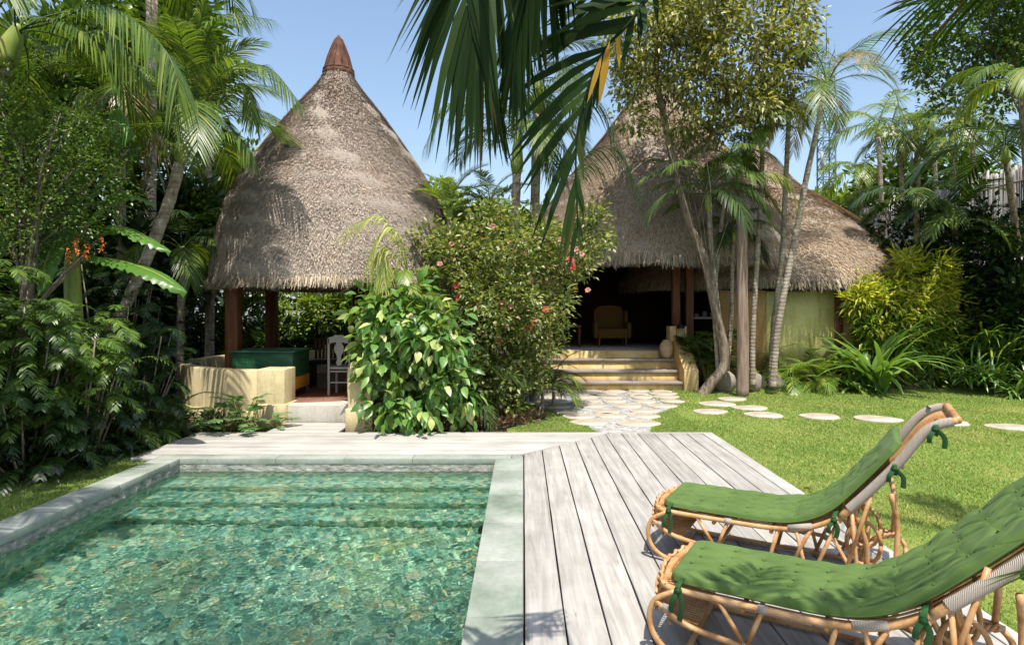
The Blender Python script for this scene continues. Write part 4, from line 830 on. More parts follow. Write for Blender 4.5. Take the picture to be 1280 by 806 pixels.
for i, (px, D, z, lab) in enumerate([(1240, 13.2, .75, 'tall clump of long drooping grassy leaves on the right, left of two'), (1285, 12.6, .85, 'tall clump of long drooping grassy leaves cut by the right edge of the photo')]):
    b = P(px, 0, D)*A(1, 1, 0)+A(0, 0, -.06); o = thing('long_leaved_plant', lab, 'plant', b, 'clumps of long grassy leaves'); mb = MB(); st = MB()
    for k in range(5):
        t_ = b+A(R.normal(0, .3), R.normal(0, .2), z+R.uniform(-.2, .4)); st.tube([b, t_], [.04, .03], 6); rosette('', t_, 30, 1.25, .05, 'strap', (85, 20), .95, mb=mb, obj=False, seed=60+i*9+k)
    mb.build('leaves', M['goldlow'], o); st.build('stems', M['bark'], o)
BG = 'dark background trees and hedges'
DK = [(1150, 300, 14.8, 60, 75, 'dark bushy tree behind the golden shrub against the bamboo fence'), (1225, 330, 14, 65, 90, 'dark bushy tree behind the grassy clumps on the right'), (1300, 330, 13, 60, 100, 'dark bushy tree at the right edge of the photo below the fence')]
for i, (px, py, D, rx, rz, lab) in enumerate(DK):
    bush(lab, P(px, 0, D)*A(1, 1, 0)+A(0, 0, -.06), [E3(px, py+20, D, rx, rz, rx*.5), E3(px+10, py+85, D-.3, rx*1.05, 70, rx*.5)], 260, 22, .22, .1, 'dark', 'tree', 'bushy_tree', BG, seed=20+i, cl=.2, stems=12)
PR = 'palms along the right side fence'
palm('dark palm with broad glossy fronds before the bamboo fence, right of the golden shrub', tr(12.6, (1205, 0), (1200, 0), (1197, 0))[0:0]+[gz(1208, 14.7), P(1202, 380, 14.4), P(1193, 285, 14.0)], [.09, .07], 11, 1.7, .5, seed=21, group=PR, mats=('palm_dark', 'palm'), e=(70, -30), wid=.05, n=26, droop=.35, shaft=.2, tmat='bark')
palm('dark palm whose fronds sweep over the bamboo fence near the right edge', [gz(1290, 13.2), P(1275, 330, 13), P(1258, 200, 12.6)], [.07, .06], 12, 2.0, .55, seed=22, group=PR, mats=('palm_dark',), e=(70, -30), wid=.05, n=28, droop=.35, shaft=.3, tmat='bark')
palm('palm with dark trunk at the right edge, light fan of fronds beside the tree', [gz(1310, 11.5), P(1290, 300, 11.4), P(1276, 120, 11.2)], [.07, .05], 11, 1.3, .42, seed=23, group=PR, mats=('palm', 'palm_pale'), e=(60, -40), wid=.03, shaft=.35, tmat='bark')
palm('low dark palm in front of the bamboo fence with fronds reaching over the roof end', [gz(1150, 14.4), P(1148, 340, 14.4), P(1145, 262, 14.4)], [.08, .07], 11, 1.6, .45, seed=24, group=PR, mats=('palm_dark', 'palm'), e=(60, -30), wid=.04, n=28, shaft=.3)
for i, (px, py, D, s) in enumerate([(1098, 170, 19, 1.0), (1125, 185, 20, .9), (1145, 165, 20, 1.1), (1168, 195, 19, .95), (1190, 178, 20, 1.1), (1215, 165, 19, 1.1), (1075, 228, 21, .9)]):
    lab = ['leftmost palm of the sunlit row beyond the fence, right of the radio tower', 'thin trunked palm, second from the left beyond the fence', 'tall thin palm, third from the left beyond the fence', 'pale fronded palm, fourth from the left beyond the fence', 'thin palm, fifth from the left beyond the fence above the bamboo', 'rightmost palm of the sunlit row beyond the fence', 'low small palm beyond the fence beside the radio tower foot'][i]
    xx, yy = X(px, D), D; palm(lab, [A(xx+.3, yy, -.1), A(xx+.15, yy, Z(py, D)*.55), A(xx, yy, Z(py, D))], [.10, .07, .06], 10, 1.9*s, .55, seed=30+i, group='sunlit palms beyond the fence', mats=('palm_pale', 'palm', 'lit'), e=(70, -40), wid=.04, n=24, shaft=.4)
bush('sunlit hedge above the end of the house roof at the foot of the radio tower', A(X(1070, 24), 24, -.1), [E3(1050, 268, 24, 50, 22), E3(1095, 262, 24, 35, 22), E3(1015, 285, 24, 30, 20)], 130, 22, .34, .17, 'lit', 'hedge', 'hedge', seed=33, cl=.35, stems=8, sr=.04)
bush('dark trees filling the gap behind the sunlit palms', A(X(1150, 22), 22, -.1), [E3(1135, 245, 22, 55, 45), E3(1195, 235, 22, 45, 60), E3(1085, 268, 21, 30, 22)], 160, 22, .36, .18, 'green', 'tree', 'bushy_tree', seed=34, cl=.35, stems=8, sr=.04)
T = [P(1330, 470, 15.5), P(1325, 300, 15.5), P(1300, 150, 15.5), P(1260, 60, 15.5)]
bush('tree with small dark green leaves in the top right corner', T[0]*A(1, 1, 0)+A(0, 0, -.08), [E3(1215, 40, 15.5, 60, 45), E3(1265, 90, 15.5, 60, 50), E3(1170, 80, 15.6, 42, 35), E3(1185, 125, 15.6, 32, 25), E3(1285, 20, 15.5, 70, 60), E3(1225, -25, 15.5, 70, 40), E3(1155, 45, 15.6, 25, 20)], 420, 24, .17, .085, 'green', 'tree', 'broadleaf_tree', seed=35, cl=.18, stems=34, sr=.03, trunk=T, tr=.16, crown='crown', shell=.3)

# ------------------------------------------------------------------ centre group between pavilion and house
o, c, u = bush('big hibiscus bush with small glossy leaves and scattered red flowers', gz(625, 9.9), [E3(640, 312, 9.9, 72, 42), E3(700, 312, 9.9, 46, 44), E3(580, 322, 9.9, 50, 44), E3(735, 265, 9.9, 16, 16), E3(610, 270, 10, 26, 20), E3(540, 300, 10, 22, 30), E3(640, 375, 9.7, 80, 55), E3(605, 430, 9.7, 60, 55), E3(660, 425, 9.8, 50, 45), E3(745, 290, 9.9, 24, 26), E3(625, 480, 9.7, 62, 35)], 720, 28, .10, .052, 'hib', seed=41, cl=.12, stems=36, sr=.010, shell=.4, splay=1.0)
r = np.random.default_rng(5)
def flower(c, s, mt, par):
    mb = MB(); a = np.linspace(0, 2*math.pi, 5, endpoint=False)+r.uniform(0, 1); ax = nrm(A(r.normal(0, .4), -1, r.normal(.2, .4))); U = nrm(np.cross(ax, A(0, 0, 1))); W_ = np.cross(ax, U)
    for k in range(2):
        d = U*np.cos(a+k*.6)[:, None]+W_*np.sin(a+k*.6)[:, None]+ax*(.45+.5*k); leaf_geo(mb, np.repeat([c], 5, 0), d, s, s*.95, r, .1, .4, nvec=np.repeat([ax], 5, 0), big=True)
    mb.tube([c, c+ax*s*.9], s*.08, 4); return mb.build('flower', M[mt], par)
for px, py, mt in [(571, 357, 'red'), (573, 372, 'red'), (628, 380, 'red'), (638, 383, 'pink'), (682, 387, 'red'), (667, 403, 'red'), (661, 410, 'red'), (624, 424, 'red'), (713, 325, 'red'), (716, 334, 'red'), (720, 312, 'pink'), (727, 318, 'pink'), (616, 283, 'pink'), (565, 305, 'pink'), (657, 317, 'pink'), (735, 363, 'pink'), (550, 330, 'pink'), (624, 355, 'pink'), (665, 350, 'pink'), (700, 300, 'pink'), (637, 305, 'pink')]:
    flower(P(px, py, 9.25), .062 if mt != 'pink' else .048, mt, o)
bush('shrub with large green and cream variegated leaves beside the right pavilion pillar', gz(515, 8.9), [E3(500, 400, 8.9, 52, 42), E3(462, 392, 8.9, 28, 26), E3(480, 440, 8.9, 38, 40), E3(545, 430, 8.8, 50, 45), E3(490, 460, 8.9, 45, 45), E3(560, 480, 8.8, 40, 40), E3(515, 505, 8.8, 60, 28)], 200, 14, .18, .10, 'varieg', seed=42, cl=.14, stems=26, big=True, droop=.55, down=.75, shell=.55)
for px, py, D in ((445, 404, 8.7), (560, 420, 8.6)): pass
small_palm('young palm with pale yellow fronds in front of the thatched cone', gz(512, 9.3), 11, 1.0, .30, 'palm_pale', 43, stem=1.85, e=(75, 10), n=22, wid=.035)
palm('pale yellow fronded young palm leaning left over the variegated shrub', [gz(500, 9.2), P(505, 440, 9.2), P(510, 345, 9.2)], [.03, .02], 5, .6, .2, seed=44, mats=('palm_pale',), shaft=0, n=18, wid=.035, name='young_palm', group='young palms in the centre bed', extra=[([P(500, 310, 9.1), P(478, 272, 9.0), P(452, 276, 8.9), P(425, 292, 8.8)], .34, 'palm_cream'), ([P(505, 310, 9.1), P(490, 285, 9.0), P(470, 300, 8.9), P(458, 340, 8.8)], .34, 'palm_cream'), ([P(495, 320, 9.1), P(478, 310, 9), P(480, 360, 8.9)], .3, 'palm_cream')])
palm('palm with fresh spiky fronds rising behind the hibiscus against the sky', [gz(562, 11), P(560, 420, 11), P(562, 272, 11)], [.06, .05], 14, 1.05, .28, seed=45, mats=('lit', 'palm'), e=(80, 0), shaft=.2, wid=.02, droop=.2, group='young palms in the centre bed')
palm('second small palm behind the hibiscus, left of the green palm trunk', [gz(615, 11.5), P(612, 420, 11.5), P(612, 270, 11.5)], [.06, .05], 13, 1.05, .28, seed=46, mats=('palm', 'lit'), e=(80, 0), shaft=.2, wid=.02, droop=.3, group='young palms in the centre bed')
small_palm('spiky dark palm at the right foot of the hibiscus beside the steps', gz(678, 10.3)+A(0, 0, .1), 15, .85, .25, 'palm', 47, e=(75, -5), n=26, wid=.014, stem=.4)
small_palm('second spiky palm low at the right of the hibiscus near the paving', gz(692, 10.9)+A(0, 0, .1), 13, .8, .24, 'palm_dark', 48, e=(75, 0), n=26, wid=.014, stem=.35)
small_palm('dark palm filling the middle of the bed behind the variegated shrub', gz(575, 9.6), 12, 1.4, .34, 'palm_dark', 49, e=(80, 15), n=26, stem=.5)
small_palm('dark ferny palm beside the variegated shrub at its upper right', gz(545, 9.3), 10, 1.3, .3, 'palm', 50, e=(80, 25), n=26, stem=.9)
for i, (px, D) in enumerate([(600, 9.0), (622, 8.95), (640, 9.15), (658, 9.3), (612, 9.3), (580, 8.8), (560, 8.75), (672, 9.6)]):
    lab = ['left', 'second', 'third', 'fourth', 'rear', 'seventh', 'leftmost', 'rightmost'][i]
    rosette(f'{lab} brownish bromeliad in the row under the hibiscus bush', gz(px, D), 26, .34, .035, 'brom', (80, 10), .5, 'bromeliad', 'bromeliad', 'bromeliads under the hibiscus bush', seed=90+i)
bush('low creeping ground cover at the foot of the variegated shrub', gz(520, 8.7), [E3(520, 533, 8.65, 75, 8, 20), E3(490, 528, 8.7, 25, 14, 16)], 60, 14, .06, .035, 'lit', 'plant', 'creeping_plant', seed=51, cl=.06, stems=4, sr=.006)
# tall palms behind the centre
palm('tall green stemmed palm behind the hibiscus with dark arching fronds, left of the pair', [gz(645, 11.2), P(644, 300, 11.2), P(646, 215, 11.2)], [.085, .08, .08], 11, 1.75, .48, seed=52, mats=('palm', 'palm_dark'), e=(78, -45), shaft=.75, n=46, wid=.022, droop=.6, group='pair of tall palms behind the hibiscus', az0=40, extra=[([P(620, 150, 10.9), P(560, 130, 10.8), P(530, 185, 10.8)], .42, 'palm'), ([P(610, 175, 10.9), P(590, 155, 10.8), P(565, 170, 10.8)], .3, 'palm')])
palm('taller palm of the pair behind the hibiscus, crown hidden by the hanging fronds', [gz(668, 11.4), P(668, 300, 11.4), P(672, 140, 11.4)], [.10, .09, .09], 12, 1.8, .5, seed=53, mats=('palm_dark', 'palm'), e=(78, -45), shaft=.7, n=46, wid=.022, droop=.6, group='pair of tall palms behind the hibiscus', extra=[([P(690, 100, 10.9), P(715, 90, 10.7), P(735, 150, 10.6)], .5, 'palm'), ([P(710, 190, 10.9), P(770, 185, 10.8), P(806, 260, 10.7)], .62, 'palm_dark'), ([P(705, 130, 10.9), P(750, 130, 10.8), P(790, 220, 10.8)], .62, 'palm_dark'), ([P(700, 215, 10.9), P(740, 205, 10.8), P(770, 250, 10.8)], .5, 'palm_dark')])
for i, (px, py, D, s, lab) in enumerate([(553, 235, 22, .7, 'small distant tree top just right of the pavilion cone'), (600, 268, 21, 1.2, 'distant sunlit tree tops between the two thatched roofs'), (640, 275, 20, 1.1, 'distant tree behind the tall palm pair')]):
    bush(lab, A(X(px, D), D, -.1), [E3(px, py, D, 16*s, 14*s), E3(px+6, py+40, D, 38*s, 34)], 70, 22, .26, .14, 'lit', 'tree', 'distant_tree', seed=54+i, cl=.28, stems=6, sr=.04)

# ------------------------------------------------------------------ vegetation: left bank
LP = 'tall palms on the left'
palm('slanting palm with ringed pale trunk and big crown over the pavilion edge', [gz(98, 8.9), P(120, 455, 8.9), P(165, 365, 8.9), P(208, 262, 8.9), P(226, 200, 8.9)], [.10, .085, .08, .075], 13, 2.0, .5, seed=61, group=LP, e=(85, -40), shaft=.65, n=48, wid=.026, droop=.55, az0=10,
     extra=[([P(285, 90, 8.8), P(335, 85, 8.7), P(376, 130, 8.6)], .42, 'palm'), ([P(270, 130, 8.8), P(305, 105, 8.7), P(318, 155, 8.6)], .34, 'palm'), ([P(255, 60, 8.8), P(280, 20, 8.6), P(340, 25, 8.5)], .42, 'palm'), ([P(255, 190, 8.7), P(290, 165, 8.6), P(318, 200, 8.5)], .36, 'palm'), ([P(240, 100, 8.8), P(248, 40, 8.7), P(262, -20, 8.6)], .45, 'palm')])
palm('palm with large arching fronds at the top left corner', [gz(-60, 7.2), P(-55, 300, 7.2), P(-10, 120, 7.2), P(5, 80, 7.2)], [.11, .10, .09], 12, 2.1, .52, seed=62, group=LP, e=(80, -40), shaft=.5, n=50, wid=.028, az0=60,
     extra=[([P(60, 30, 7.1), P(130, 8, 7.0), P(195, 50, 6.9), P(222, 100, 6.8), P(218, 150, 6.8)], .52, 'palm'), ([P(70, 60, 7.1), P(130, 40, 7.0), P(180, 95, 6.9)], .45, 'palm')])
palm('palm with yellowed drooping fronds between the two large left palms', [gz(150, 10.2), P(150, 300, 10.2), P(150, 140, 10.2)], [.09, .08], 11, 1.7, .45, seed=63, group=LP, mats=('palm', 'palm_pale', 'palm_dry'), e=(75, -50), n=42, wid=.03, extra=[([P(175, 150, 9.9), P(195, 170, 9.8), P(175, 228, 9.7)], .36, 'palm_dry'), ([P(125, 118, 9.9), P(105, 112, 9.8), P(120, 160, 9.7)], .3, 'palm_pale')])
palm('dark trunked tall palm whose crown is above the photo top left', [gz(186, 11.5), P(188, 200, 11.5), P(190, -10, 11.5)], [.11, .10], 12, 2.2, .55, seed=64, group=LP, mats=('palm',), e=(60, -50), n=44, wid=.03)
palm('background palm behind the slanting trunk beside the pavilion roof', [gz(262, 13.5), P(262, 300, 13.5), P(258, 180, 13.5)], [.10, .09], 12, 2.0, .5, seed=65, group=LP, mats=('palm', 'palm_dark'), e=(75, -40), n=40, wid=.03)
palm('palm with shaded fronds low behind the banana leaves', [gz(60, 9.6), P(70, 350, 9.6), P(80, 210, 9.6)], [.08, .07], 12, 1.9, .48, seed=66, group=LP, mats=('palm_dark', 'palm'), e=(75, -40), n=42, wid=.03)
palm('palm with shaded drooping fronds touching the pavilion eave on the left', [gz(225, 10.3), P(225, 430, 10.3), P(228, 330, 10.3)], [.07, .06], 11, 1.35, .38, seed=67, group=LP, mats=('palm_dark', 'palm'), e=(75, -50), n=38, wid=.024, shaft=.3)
# small leaved tree at left
T = [gz(20, 6.9), P(30, 420, 6.9), P(42, 300, 6.9), P(55, 190, 6.9)]
bush('tree with very small sunlit leaves on the far left below the palm fronds', T[0], [E3(40, 200, 6.8, 60, 55), E3(90, 165, 6.9, 50, 38), E3(110, 230, 6.9, 48, 45), E3(55, 280, 6.8, 60, 48), E3(-10, 250, 6.8, 50, 60), E3(15, 130, 6.9, 45, 40), E3(135, 200, 7.0, 25, 35)], 420, 26, .05, .03, 'green', 'tree', 'small_leaved_tree', seed=68, cl=.13, stems=50, sr=.022, trunk=T, tr=.09, crown='crown', shell=.25, splay=1)
# banana
def bigleaf(o, base, pts, Wd, mt='banana', seed=0):
    r = np.random.default_rng(seed); C = spl(pts, 12); T_ = nrm(np.gradient(C, axis=0)); n = len(C); t = np.linspace(0, 1, n)
    S = nrm(np.cross(T_, A(0, 0, 1))); N = nrm(np.cross(S, T_)); w = Wd*np.interp(t, [0, .12, .3, .7, .92, 1], [.02, .7, 1, .95, .5, .03])
    V = np.zeros((n, 9, 3)); wav = .018*np.sin(np.arange(n)*2.4)+r.normal(0, .008, n)
    for j, s in enumerate(np.linspace(-1, 1, 9)):
        V[:, j] = C+S*(s*w)[:, None]+N*(.10*abs(s)-.34*s*s*Wd*2.2+wav*s*s*(1 if s > 0 else -.6))[:, None]
    mb = MB(); mb.grid(V); lf = mb.build('leaf', M[mt], o, smooth=True); sub(lf, o)
    MB().tube(np.vstack([base, C]), np.r_[.03, np.linspace(.022, .006, n)], 6).build('midrib', M['rachis'], lf)
b = gz(95, 7.4); o = thing('banana_plant', 'banana plant with two broad sunlit leaves pointing towards the pavilion', 'banana plant', b)
MB().tube([b, b+A(0, 0, 1), P(90, 330, 7.4), P(95, 300, 7.4)], [.12, .11, .08, .04], 12, 4).build('trunk', M['shaft'], o, smooth=True); s0 = P(95, 305, 7.4)
for i, pts in enumerate([[P(100, 320, 7.4), P(150, 327, 7.2), P(195, 342, 7.0), P(233, 366, 6.9)], [P(125, 292, 7.4), P(150, 285, 7.3), P(180, 298, 7.2), P(213, 316, 7.1)], [P(110, 280, 7.5), P(140, 250, 7.6), P(165, 246, 7.6), P(195, 258, 7.6)],
        [P(90, 270, 7.5), P(100, 200, 7.6), P(130, 160, 7.7), P(150, 180, 7.7)], [P(70, 290, 7.5), P(40, 260, 7.6), P(10, 280, 7.6), P(-10, 330, 7.6)], [P(85, 285, 7.3), P(60, 320, 7.0), P(50, 370, 6.9)], [P(105, 260, 7.6), P(135, 215, 7.8), P(150, 170, 7.9), P(145, 130, 8)]]):
    bigleaf(o, s0, pts, [.20, .17, .16, .18, .18, .16, .17][i], seed=i)
# drooping pinnate shrubs
def pinnate(label, base, n, L, LL, mt, seed, h=(.4, 1.5), rad=.5, azr=(180, 360), wid=.03, nl=13, group='drooping feather leaved shrubs on the left'):
    r = np.random.default_rng(seed+300); o = thing('feather_leaved_shrub', label, 'shrub', base, group); mb = MB(); st = MB(); base = np.asarray(base)
    for i in range(n):
        z = r.uniform(*h); a = r.uniform(0, 6.28); q = base+A(math.cos(a)*rad*r.random()**.5, math.sin(a)*rad*r.random()**.5, z)
        if i % 5 == 0: st.tube([base+(q-base)*A(.3, .3, 0), q], [.016, .008], 4)
        frond_geo(mb, arc(q, r.uniform(*azr), r.uniform(0, 60), r.uniform(-70, -20), L*r.uniform(.6, 1.1), 5), LL, nl, wid, (65, 40), .05, .5, .15, seed=seed*99+i, rr=.005, rach=(i % 2 == 0))
    mb.build('foliage', M[mt], o); st.build('stems', M['bark'], o); return o
for i, (px, D, h, rad, n, mt, lab) in enumerate([
    (25, 6.5, (.7, 1.9), .65, 95, 'green', 'glossy feather leaved shrub at the left edge of the photo below the small leaved tree'), (95, 6.9, (.6, 1.7), .6, 95, 'green', 'glossy feather leaved shrub under the banana plant'),
    (30, 6.3, (.1, .9), .65, 80, 'dark', 'dark feather leaved shrub low at the left edge above the shaded lawn'), (110, 7.4, (.1, .9), .6, 80, 'dark', 'dark feather leaved shrub behind the shaded lawn, second from the left'),
    (170, 8.3, (.2, 1.5), .6, 80, 'dark', 'dark feather leaved shrub between banana plant and pavilion wall'), (165, 10.2, (.5, 2.1), .55, 80, 'green', 'feather leaved shrub just left of the curved cream wall'), (140, 9.0, (.8, 2.4), .6, 80, 'dark', 'tall dark feather leaved shrub behind the slanting palm trunk'), (-30, 6.2, (.4, 2.2), .5, 60, 'green', 'feather leaved shrub cut by the left edge of the photo')]):
    pinnate(lab, gz(px, D), int(n*1.5), .5, .115, mt, i, h, rad)
for i, (px, D, lab) in enumerate([(140, 7.6, 'low shaded palm at the back edge of the left lawn'), (185, 8.2, 'low shaded palm next to the left tip of the deck'), (60, 7.0, 'low shaded palm at the left lawn edge, leftmost one'), (215, 8.8, 'low shaded palm against the curved cream wall')]):
    small_palm(lab, gz(px, D), 11, .8, .22, 'palm', 120+i, e=(75, 10), group='low shaded palms behind the left lawn', n=26, wid=.02, stem=.12)
for i, (px, D, s, lab) in enumerate([(262, 8.75, 1.3, 'lobed leaved plant against the curved wall, leftmost one'), (285, 8.6, 1.5, 'lobed leaved plant beside the deck, second from the left'), (303, 8.75, 2.0, 'tallest lobed leaved plant standing upright in front of the curved wall'), (325, 8.6, 1.4, 'lobed leaved plant in front of the cream pillar'), (240, 9.0, 1.2, 'lobed leaved plant in shade at the foot of the curved wall'), (342, 8.75, .9, 'small lobed leaved plant at the corner of the deck walkway')]):
    r = np.random.default_rng(140+i); b = gz(px, D); o = thing('lobed_leaf_plant', lab, 'plant', b, 'lobed leaved plants in front of the curved wall'); mb = MB(); st = MB()
    for k in range(13):
        a = r.uniform(0, 6.28); e_ = r.uniform(.2, 1.3); t_ = b+A(math.cos(a)*math.cos(e_), math.sin(a)*math.cos(e_), math.sin(e_)*1.1)*.24*s
        st.tube([b, (b+t_)/2+A(0, 0, .03), t_], .006, 4); d = nrm(t_-b)*A(1, 1, .2); frond_geo(mb, [t_, t_+d*.09*s, t_+d*.17*s-A(0, 0, .02)], .085*s, 6, .03*s, (75, 20), .1, .3, .0, seed=k+i*20, rr=.004)
    mb.build('leaves', M['philo'], o); st.build('stems', M['rachis'], o)
bush('low leafy ground plants in shade along the left lawn edge', gz(150, 7.9), [(X(60, 6.7), 6.7, .12, .8, .35, .22), (X(120, 7.3), 7.3, .12, .7, .35, .22), (X(180, 8.0), 8.0, .12, .7, .4, .2), (X(240, 8.7), 8.65, .05, .7, .3, .12), (X(-10, 6.2), 6.2, .12, .6, .35, .25)], 150, 18, .10, .05, 'dark', 'plant', 'creeping_plant', seed=71, cl=.1, stems=6, sr=.006)
# hanging orange flower racemes and orange leaves
mb = MB()
for px, py in ((86, 310), (95, 300), (108, 305), (128, 296)):
    c = P(px, py, 6.6); n = 26; q = np.repeat([c], n, 0)+np.stack([R.normal(0, .012, n), R.normal(0, .012, n), -np.linspace(0, .16, n)], -1); leaf_geo(mb, q, R.normal(0, 1, (n, 3))+A(0, 0, -1), .03, .018, R)
mb.build('flower_racemes', M['orange'], None, 'thin hanging strings of small orange flowers above the banana leaf', 'flowers')
# shaded background on the left
for i, (px, py, D, rx, rz, mt, lab) in enumerate([(10, 150, 10.5, 80, 120, 'green', 'tall dense background tree in the top left corner'), (110, 120, 12, 85, 110, 'green', 'dense background tree behind the yellowed palm'), (20, 400, 9.0, 90, 150, 'dark', 'dark dense hedge behind the left feather leaved shrubs'), (130, 400, 10.5, 90, 150, 'dark', 'dark dense hedge behind the slanting palm trunk'),
        (215, 300, 13, 65, 70, 'dark', 'dark dense tree left of the pavilion roof'), (290, 245, 15.5, 50, 55, 'lit', 'sunlit small leaved tree just behind the left edge of the pavilion cone'), (215, 60, 14, 50, 90, 'green', 'tall background tree behind the crown of the slanting palm'), (-40, 250, 9, 60, 200, 'dark', 'dark background tree beyond the left edge of the photo')]):
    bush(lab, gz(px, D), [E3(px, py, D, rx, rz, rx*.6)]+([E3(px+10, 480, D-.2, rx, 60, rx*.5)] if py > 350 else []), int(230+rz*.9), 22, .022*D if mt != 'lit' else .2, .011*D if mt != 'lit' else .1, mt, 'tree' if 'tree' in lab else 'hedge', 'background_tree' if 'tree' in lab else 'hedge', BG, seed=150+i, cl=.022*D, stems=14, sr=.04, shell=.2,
         trunk=[gz(px, D), P(px, (py+480)/2, D), P(px+8, py, D)] if 'tree' in lab else None, tr=.12)
# sunlit shrubs seen through the pavilion
for i, (px, py, D, rx, rz, mt, lab) in enumerate([(195, 410, 14.2, 40, 40, 'lit', 'sunlit yellow green shrub left of the pavilion post'), (255, 405, 14.6, 42, 46, 'green', 'shrub with glossy leaves seen between curved wall and eave'), (315, 400, 14.8, 36, 50, 'green', 'shrub seen between the two pavilion posts'),
        (385, 395, 14.4, 45, 42, 'lit', 'sunlit leafy shrub seen through the pavilion behind the dark post'), (440, 388, 14.8, 40, 40, 'green', 'leafy shrub seen through the pavilion behind the white chair'), (350, 440, 14.0, 60, 40, 'dark', 'low dark shrub behind the pavilion wall'), (500, 380, 15.0, 60, 60, 'dark', 'dark shrub behind the pavilion hidden mostly by the variegated shrub')]):
    bush(lab, gz(px, D), [E3(px, py, D, rx, rz, rx*.6), E3(px, 450, D, rx*.9, 34, rx*.5)], 150, 20, .2, .09, mt, 'shrub', 'background_shrub', 'shrubs behind the round pavilion', seed=170+i, cl=.2, stems=8, shell=.3)
small_palm('bright young palm lit behind the curved cream wall on its left', gz(175, 12.2), 11, 1.25, .34, 'lit', 180, n=26, stem=.6)
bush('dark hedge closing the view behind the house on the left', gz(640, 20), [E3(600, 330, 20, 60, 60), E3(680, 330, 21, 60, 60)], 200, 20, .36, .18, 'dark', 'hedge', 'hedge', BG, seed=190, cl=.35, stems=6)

bush('unseen tree added beyond the left edge to shade the left lawn', A(-8.5, 3.5, -.06), [(-4.5, 4.0, 5.0, .7, .9, .4), (-7.6, 4.6, 5.6, 1.5, 1.3, .9), (-6.2, 4.4, 5.0, 1.1, 1.2, .8), (-8.6, 5.6, 5.2, 1.2, 1.2, 1), (-5.6, 3.2, 5.2, .9, 1.1, .7)], 420, 20, .17, .085, 'green', 'tree', 'unseen_shade_tree', seed=201, cl=.2, stems=24, trunk=[A(-8.5, 3.5, -.06), A(-8.3, 3.6, 2), A(-7.6, 4, 4.6)], tr=.18, crown='crown')  # out-of-view tree, added to shade the left lawn and coping
palm('unseen palm added beyond the left edge to dapple the pool edge with shade', [A(-5.6, 2.2, -.06), A(-5.3, 2.4, 2.5), A(-4.8, 2.9, 4.8)], [.12, .1, .09], 13, 1.9, .5, seed=202, group=LP, e=(60, -35), n=42, wid=.035)  # added out of view so its fronds dapple the coping
# ------------------------------------------------------------------ foreground palms whose fronds hang into the picture
fp = thing('overhanging_palm', 'palm standing behind the viewer whose dark fronds hang into the top middle of the photo', 'palm', (1.4, -1.6, -.05))
MB().tube([(1.4, -1.6, -.05), (1.35, -1.55, 1.5), (1.1, -1.3, 3.0), (1.0, -1.1, 4.2)], [.14, .12, .11, .1], 10, 4).build('trunk', M['palmtrunk'], fp, smooth=True)
MB().tube([(1.0, -1.1, 4.2), (.95, -1.0, 4.6), (.9, -.9, 4.9)], [.13, .12, .06], 10, 3).build('crownshaft', M['shaft'], fp, smooth=True)
S0 = A(.9, -.9, 4.8)
DB = 2.1
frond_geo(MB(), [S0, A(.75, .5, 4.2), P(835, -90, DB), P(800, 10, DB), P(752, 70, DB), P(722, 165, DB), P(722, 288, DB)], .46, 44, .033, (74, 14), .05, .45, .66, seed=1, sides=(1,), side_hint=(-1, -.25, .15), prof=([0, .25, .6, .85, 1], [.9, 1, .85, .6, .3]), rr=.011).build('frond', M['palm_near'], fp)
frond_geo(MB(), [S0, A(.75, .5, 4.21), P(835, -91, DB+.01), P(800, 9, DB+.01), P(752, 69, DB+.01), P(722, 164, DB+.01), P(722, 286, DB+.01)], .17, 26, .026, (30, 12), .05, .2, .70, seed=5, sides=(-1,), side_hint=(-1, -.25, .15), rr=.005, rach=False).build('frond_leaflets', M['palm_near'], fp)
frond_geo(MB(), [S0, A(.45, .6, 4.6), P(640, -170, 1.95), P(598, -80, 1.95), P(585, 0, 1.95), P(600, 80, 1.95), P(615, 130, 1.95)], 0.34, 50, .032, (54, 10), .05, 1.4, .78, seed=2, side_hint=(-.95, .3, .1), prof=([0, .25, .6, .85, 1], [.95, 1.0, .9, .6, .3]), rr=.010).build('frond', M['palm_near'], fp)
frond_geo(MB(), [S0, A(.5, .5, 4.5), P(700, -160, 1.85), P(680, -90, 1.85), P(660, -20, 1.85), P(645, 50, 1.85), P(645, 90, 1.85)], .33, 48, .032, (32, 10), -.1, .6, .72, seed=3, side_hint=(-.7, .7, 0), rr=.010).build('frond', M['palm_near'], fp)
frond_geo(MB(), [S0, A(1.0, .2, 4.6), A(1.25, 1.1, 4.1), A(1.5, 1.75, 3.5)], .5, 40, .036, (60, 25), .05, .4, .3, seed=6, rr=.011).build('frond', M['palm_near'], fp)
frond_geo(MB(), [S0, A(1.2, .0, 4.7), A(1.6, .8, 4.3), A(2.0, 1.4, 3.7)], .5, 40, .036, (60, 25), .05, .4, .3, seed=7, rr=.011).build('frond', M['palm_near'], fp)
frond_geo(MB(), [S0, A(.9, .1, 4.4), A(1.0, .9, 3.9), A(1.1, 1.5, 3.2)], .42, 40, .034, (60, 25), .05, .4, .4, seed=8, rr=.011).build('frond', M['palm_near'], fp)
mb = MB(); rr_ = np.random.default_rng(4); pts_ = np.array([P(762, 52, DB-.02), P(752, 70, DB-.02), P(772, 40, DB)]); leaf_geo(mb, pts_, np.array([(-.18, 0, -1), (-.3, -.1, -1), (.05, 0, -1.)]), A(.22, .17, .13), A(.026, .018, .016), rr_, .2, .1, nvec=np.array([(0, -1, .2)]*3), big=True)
mb.build('yellowed_leaflets', M['palm_yel'], fp)['label'] = 'yellow orange leaflets'
